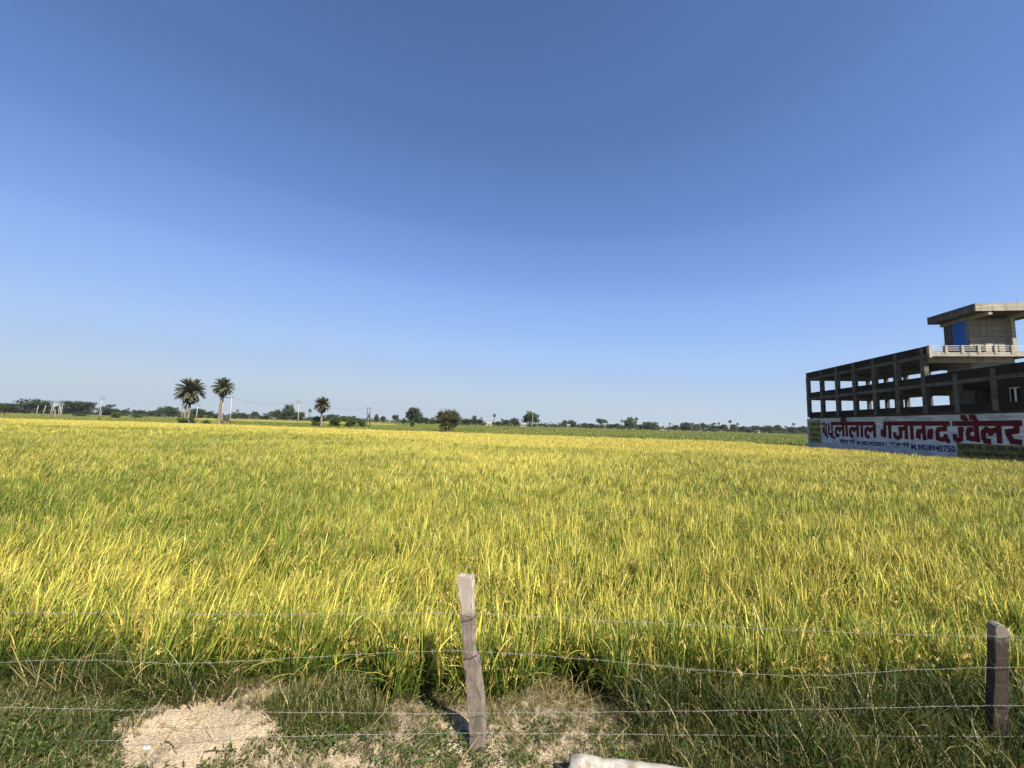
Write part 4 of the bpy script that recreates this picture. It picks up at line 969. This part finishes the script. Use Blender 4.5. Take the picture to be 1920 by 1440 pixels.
# barbed wire, four strands
PXZ = [  # photo points along each strand
 [(-140, 1147), (0, 1147), (120, 1149), (300, 1151), (500, 1153), (700, 1150), (865, 1148), (1000, 1156), (1150, 1165), (1300, 1171), (1450, 1180), (1600, 1186), (1750, 1191), (1845, 1193), (1866, 1193), (2000, 1195), (2150, 1200)],
 [(-140, 1243), (0, 1242), (100, 1237), (200, 1238), (330, 1245), (450, 1240), (600, 1231), (750, 1222), (870, 1220), (990, 1227), (1150, 1240), (1300, 1255), (1450, 1266), (1560, 1266), (1700, 1256), (1845, 1252), (1866, 1252), (2000, 1250), (2150, 1255)],
 [(-140, 1327), (0, 1326), (150, 1329), (300, 1333), (450, 1335), (640, 1336), (800, 1338), (888, 1337), (1000, 1336), (1150, 1335), (1300, 1333), (1450, 1331), (1650, 1327), (1845, 1323), (1866, 1323), (2000, 1322), (2150, 1325)],
 [(-140, 1392), (0, 1391), (200, 1389), (400, 1385), (640, 1378), (800, 1375), (890, 1374), (1100, 1376), (1280, 1378), (1500, 1380), (1700, 1380), (1845, 1381), (1866, 1381), (2000, 1381), (2150, 1383)]]
WL = ('topmost', 'second from the top', 'third from the top', 'lowest')
for k, line in enumerate(PXZ):
    P = [at(x, y, Yp-.095) for x, y in line]; dense = []
    for i in range(len(P)-1):
        for j in range(10): dense.append(P[i].lerp(P[i+1], j/10))
    dense.append(P[-1])
    t = thing('barbed_wire', (P[0].x, P[0].y, 0), 'rusty barbed wire strand strung along the stone posts, %s of four' % WL[k], 'barbed wire'); o0 = Vector((P[0].x, P[0].y, 0))
    for ph in (0, PI):
        b = MB(); n_ = len(dense)
        fine = []
        for i in range(n_-1):
            for j in range(3):
                q = dense[i].lerp(dense[i+1], j/3); ang = (i*3+j)*1.5+ph; fine.append(q-o0+Vector((0, math.cos(ang), math.sin(ang)))*.0011+Vector((0, 0, .002*math.sin(i*.9+k))))
        b.tube(fine, .00095, 4, False); b.build('strand', WIREM, t)
    b = MB(); L_ = 0
    for i in range(1, len(dense)):
        L_ += (dense[i]-dense[i-1]).length
        if L_ > .125:
            L_ = 0; q = dense[i]-o0
            for s_ in range(2):
                d = Vector((random.gauss(0, .4), random.gauss(0, 1), random.gauss(0, 1))).normalized()*.016
                b.tube([q-d+Vector((s_*.006, 0, 0)), q+d+Vector((s_*.006, 0, 0))], .0016, 4)
    tag(b.build('barbs', WIREM, t), kind='stuff')
    if k < 2:                                 # tie loop round the pale post
        xx, yy = (866, 1149) if k == 0 else (870, 1221)
        q = at(xx+10, yy, Yp)-o0; b = MB(); b.tube([q+Vector((math.cos(a)*.085, math.sin(a)*.062, .010*math.sin(2*a))) for a in np.linspace(0, 2*PI, 17)], .0028, 5, False); b.build('tie', STEEL, t)

# ------------------------------------------------------------------ fallen concrete pole, scrap, twigs
random.seed(31)
a = Vector((.50, 3.25, .07)); c = Vector((2.1, 3.07, .05)); b = MB(); P = []; R_ = []
for i in range(15):
    f = i/14; P.append(a.lerp(c, f)-a+Vector((0, 0, .004*math.sin(i*1.7)))); R_.append(.098+.004*math.sin(i*2.3)-(.012 if i == 0 else 0))
b.tube(P, R_, 18); n_ = 18
for j in range(n_):                           # broken end
    v = Vector(b.v[j]); b.v[j] = tuple(v-(c-a).normalized()*random.uniform(-.02, .03))
t = b.build('fallen_pole', PIPEM, None, True); t.location = a; tag(t, 'white limewashed round concrete pole lying half sunk in the grass', 'concrete pole')
b = MB(); sp = at(266, 1402, 3.45); z0 = float(ground_z(sp.x, 3.45))
for i in range(4):
    for j in range(3):
        q = lambda x, y: (x*.012, y*.012, .006+.008*math.sin(x*2.1+y*1.3)+.006*math.cos(y*2.7))
        b.quad(q(i, j), q(i+1, j), q(i+1, j+1), q(i, j+1))
o = b.build('paper_scrap', surf('scrap_paper', (.45, .52, .62), (.7, .72, .75), 60, .6)); o.location = (sp.x, 3.45, z0+.004); o.modifiers.new('thickness', 'SOLIDIFY').thickness = .001
tag(o, 'crumpled bluish white paper scrap on the bare sand', 'scrap')
for k, (x, y, az, ln) in enumerate(((-2.72, 3.52, -.5, .36), (-2.3, 3.38, .1, .28))):
    b = MB(); P = [Vector((math.cos(az)*f*ln+.02*math.sin(f*5), math.sin(az)*f*ln+.015*math.sin(f*7+1), .012+.02*math.sin(f*3))) for f in np.linspace(0, 1, 9)]
    b.tube(P, list(np.linspace(.005, .002, 9)), 5); b.tube([P[4], P[4]+Vector((.05, .05, .04))], [.003, .0015], 4)
    o = b.build('twig', BARK); o.location = (x, y, float(ground_z(x, y))); tag(o, ('dry crooked twig lying on the sand near the paper scrap', 'short dry twig lying on the sand farther from the paper scrap')[k], 'twig')

# ------------------------------------------------------------------ air
b = MB(); b.box((-4200, -400, -1.2), (4200, 8200, 19.)); hz = b.build('haze', None); tag(hz, 'thin even haze lying over the whole plain', 'haze', kind='stuff')
m = bpy.data.materials.new('thin_haze'); m.use_nodes = True; t = m.node_tree; t.nodes.remove(t.nodes['Principled BSDF'])
pv = t.nodes.new('ShaderNodeVolumePrincipled'); pv.inputs['Density'].default_value = .0001; pv.inputs['Color'].default_value = (.85, .90, .96, 1); pv.inputs['Anisotropy'].default_value = .2
t.links.new(pv.outputs[0], t.nodes['Material Output'].inputs['Volume']); hz.data.materials.append(m)
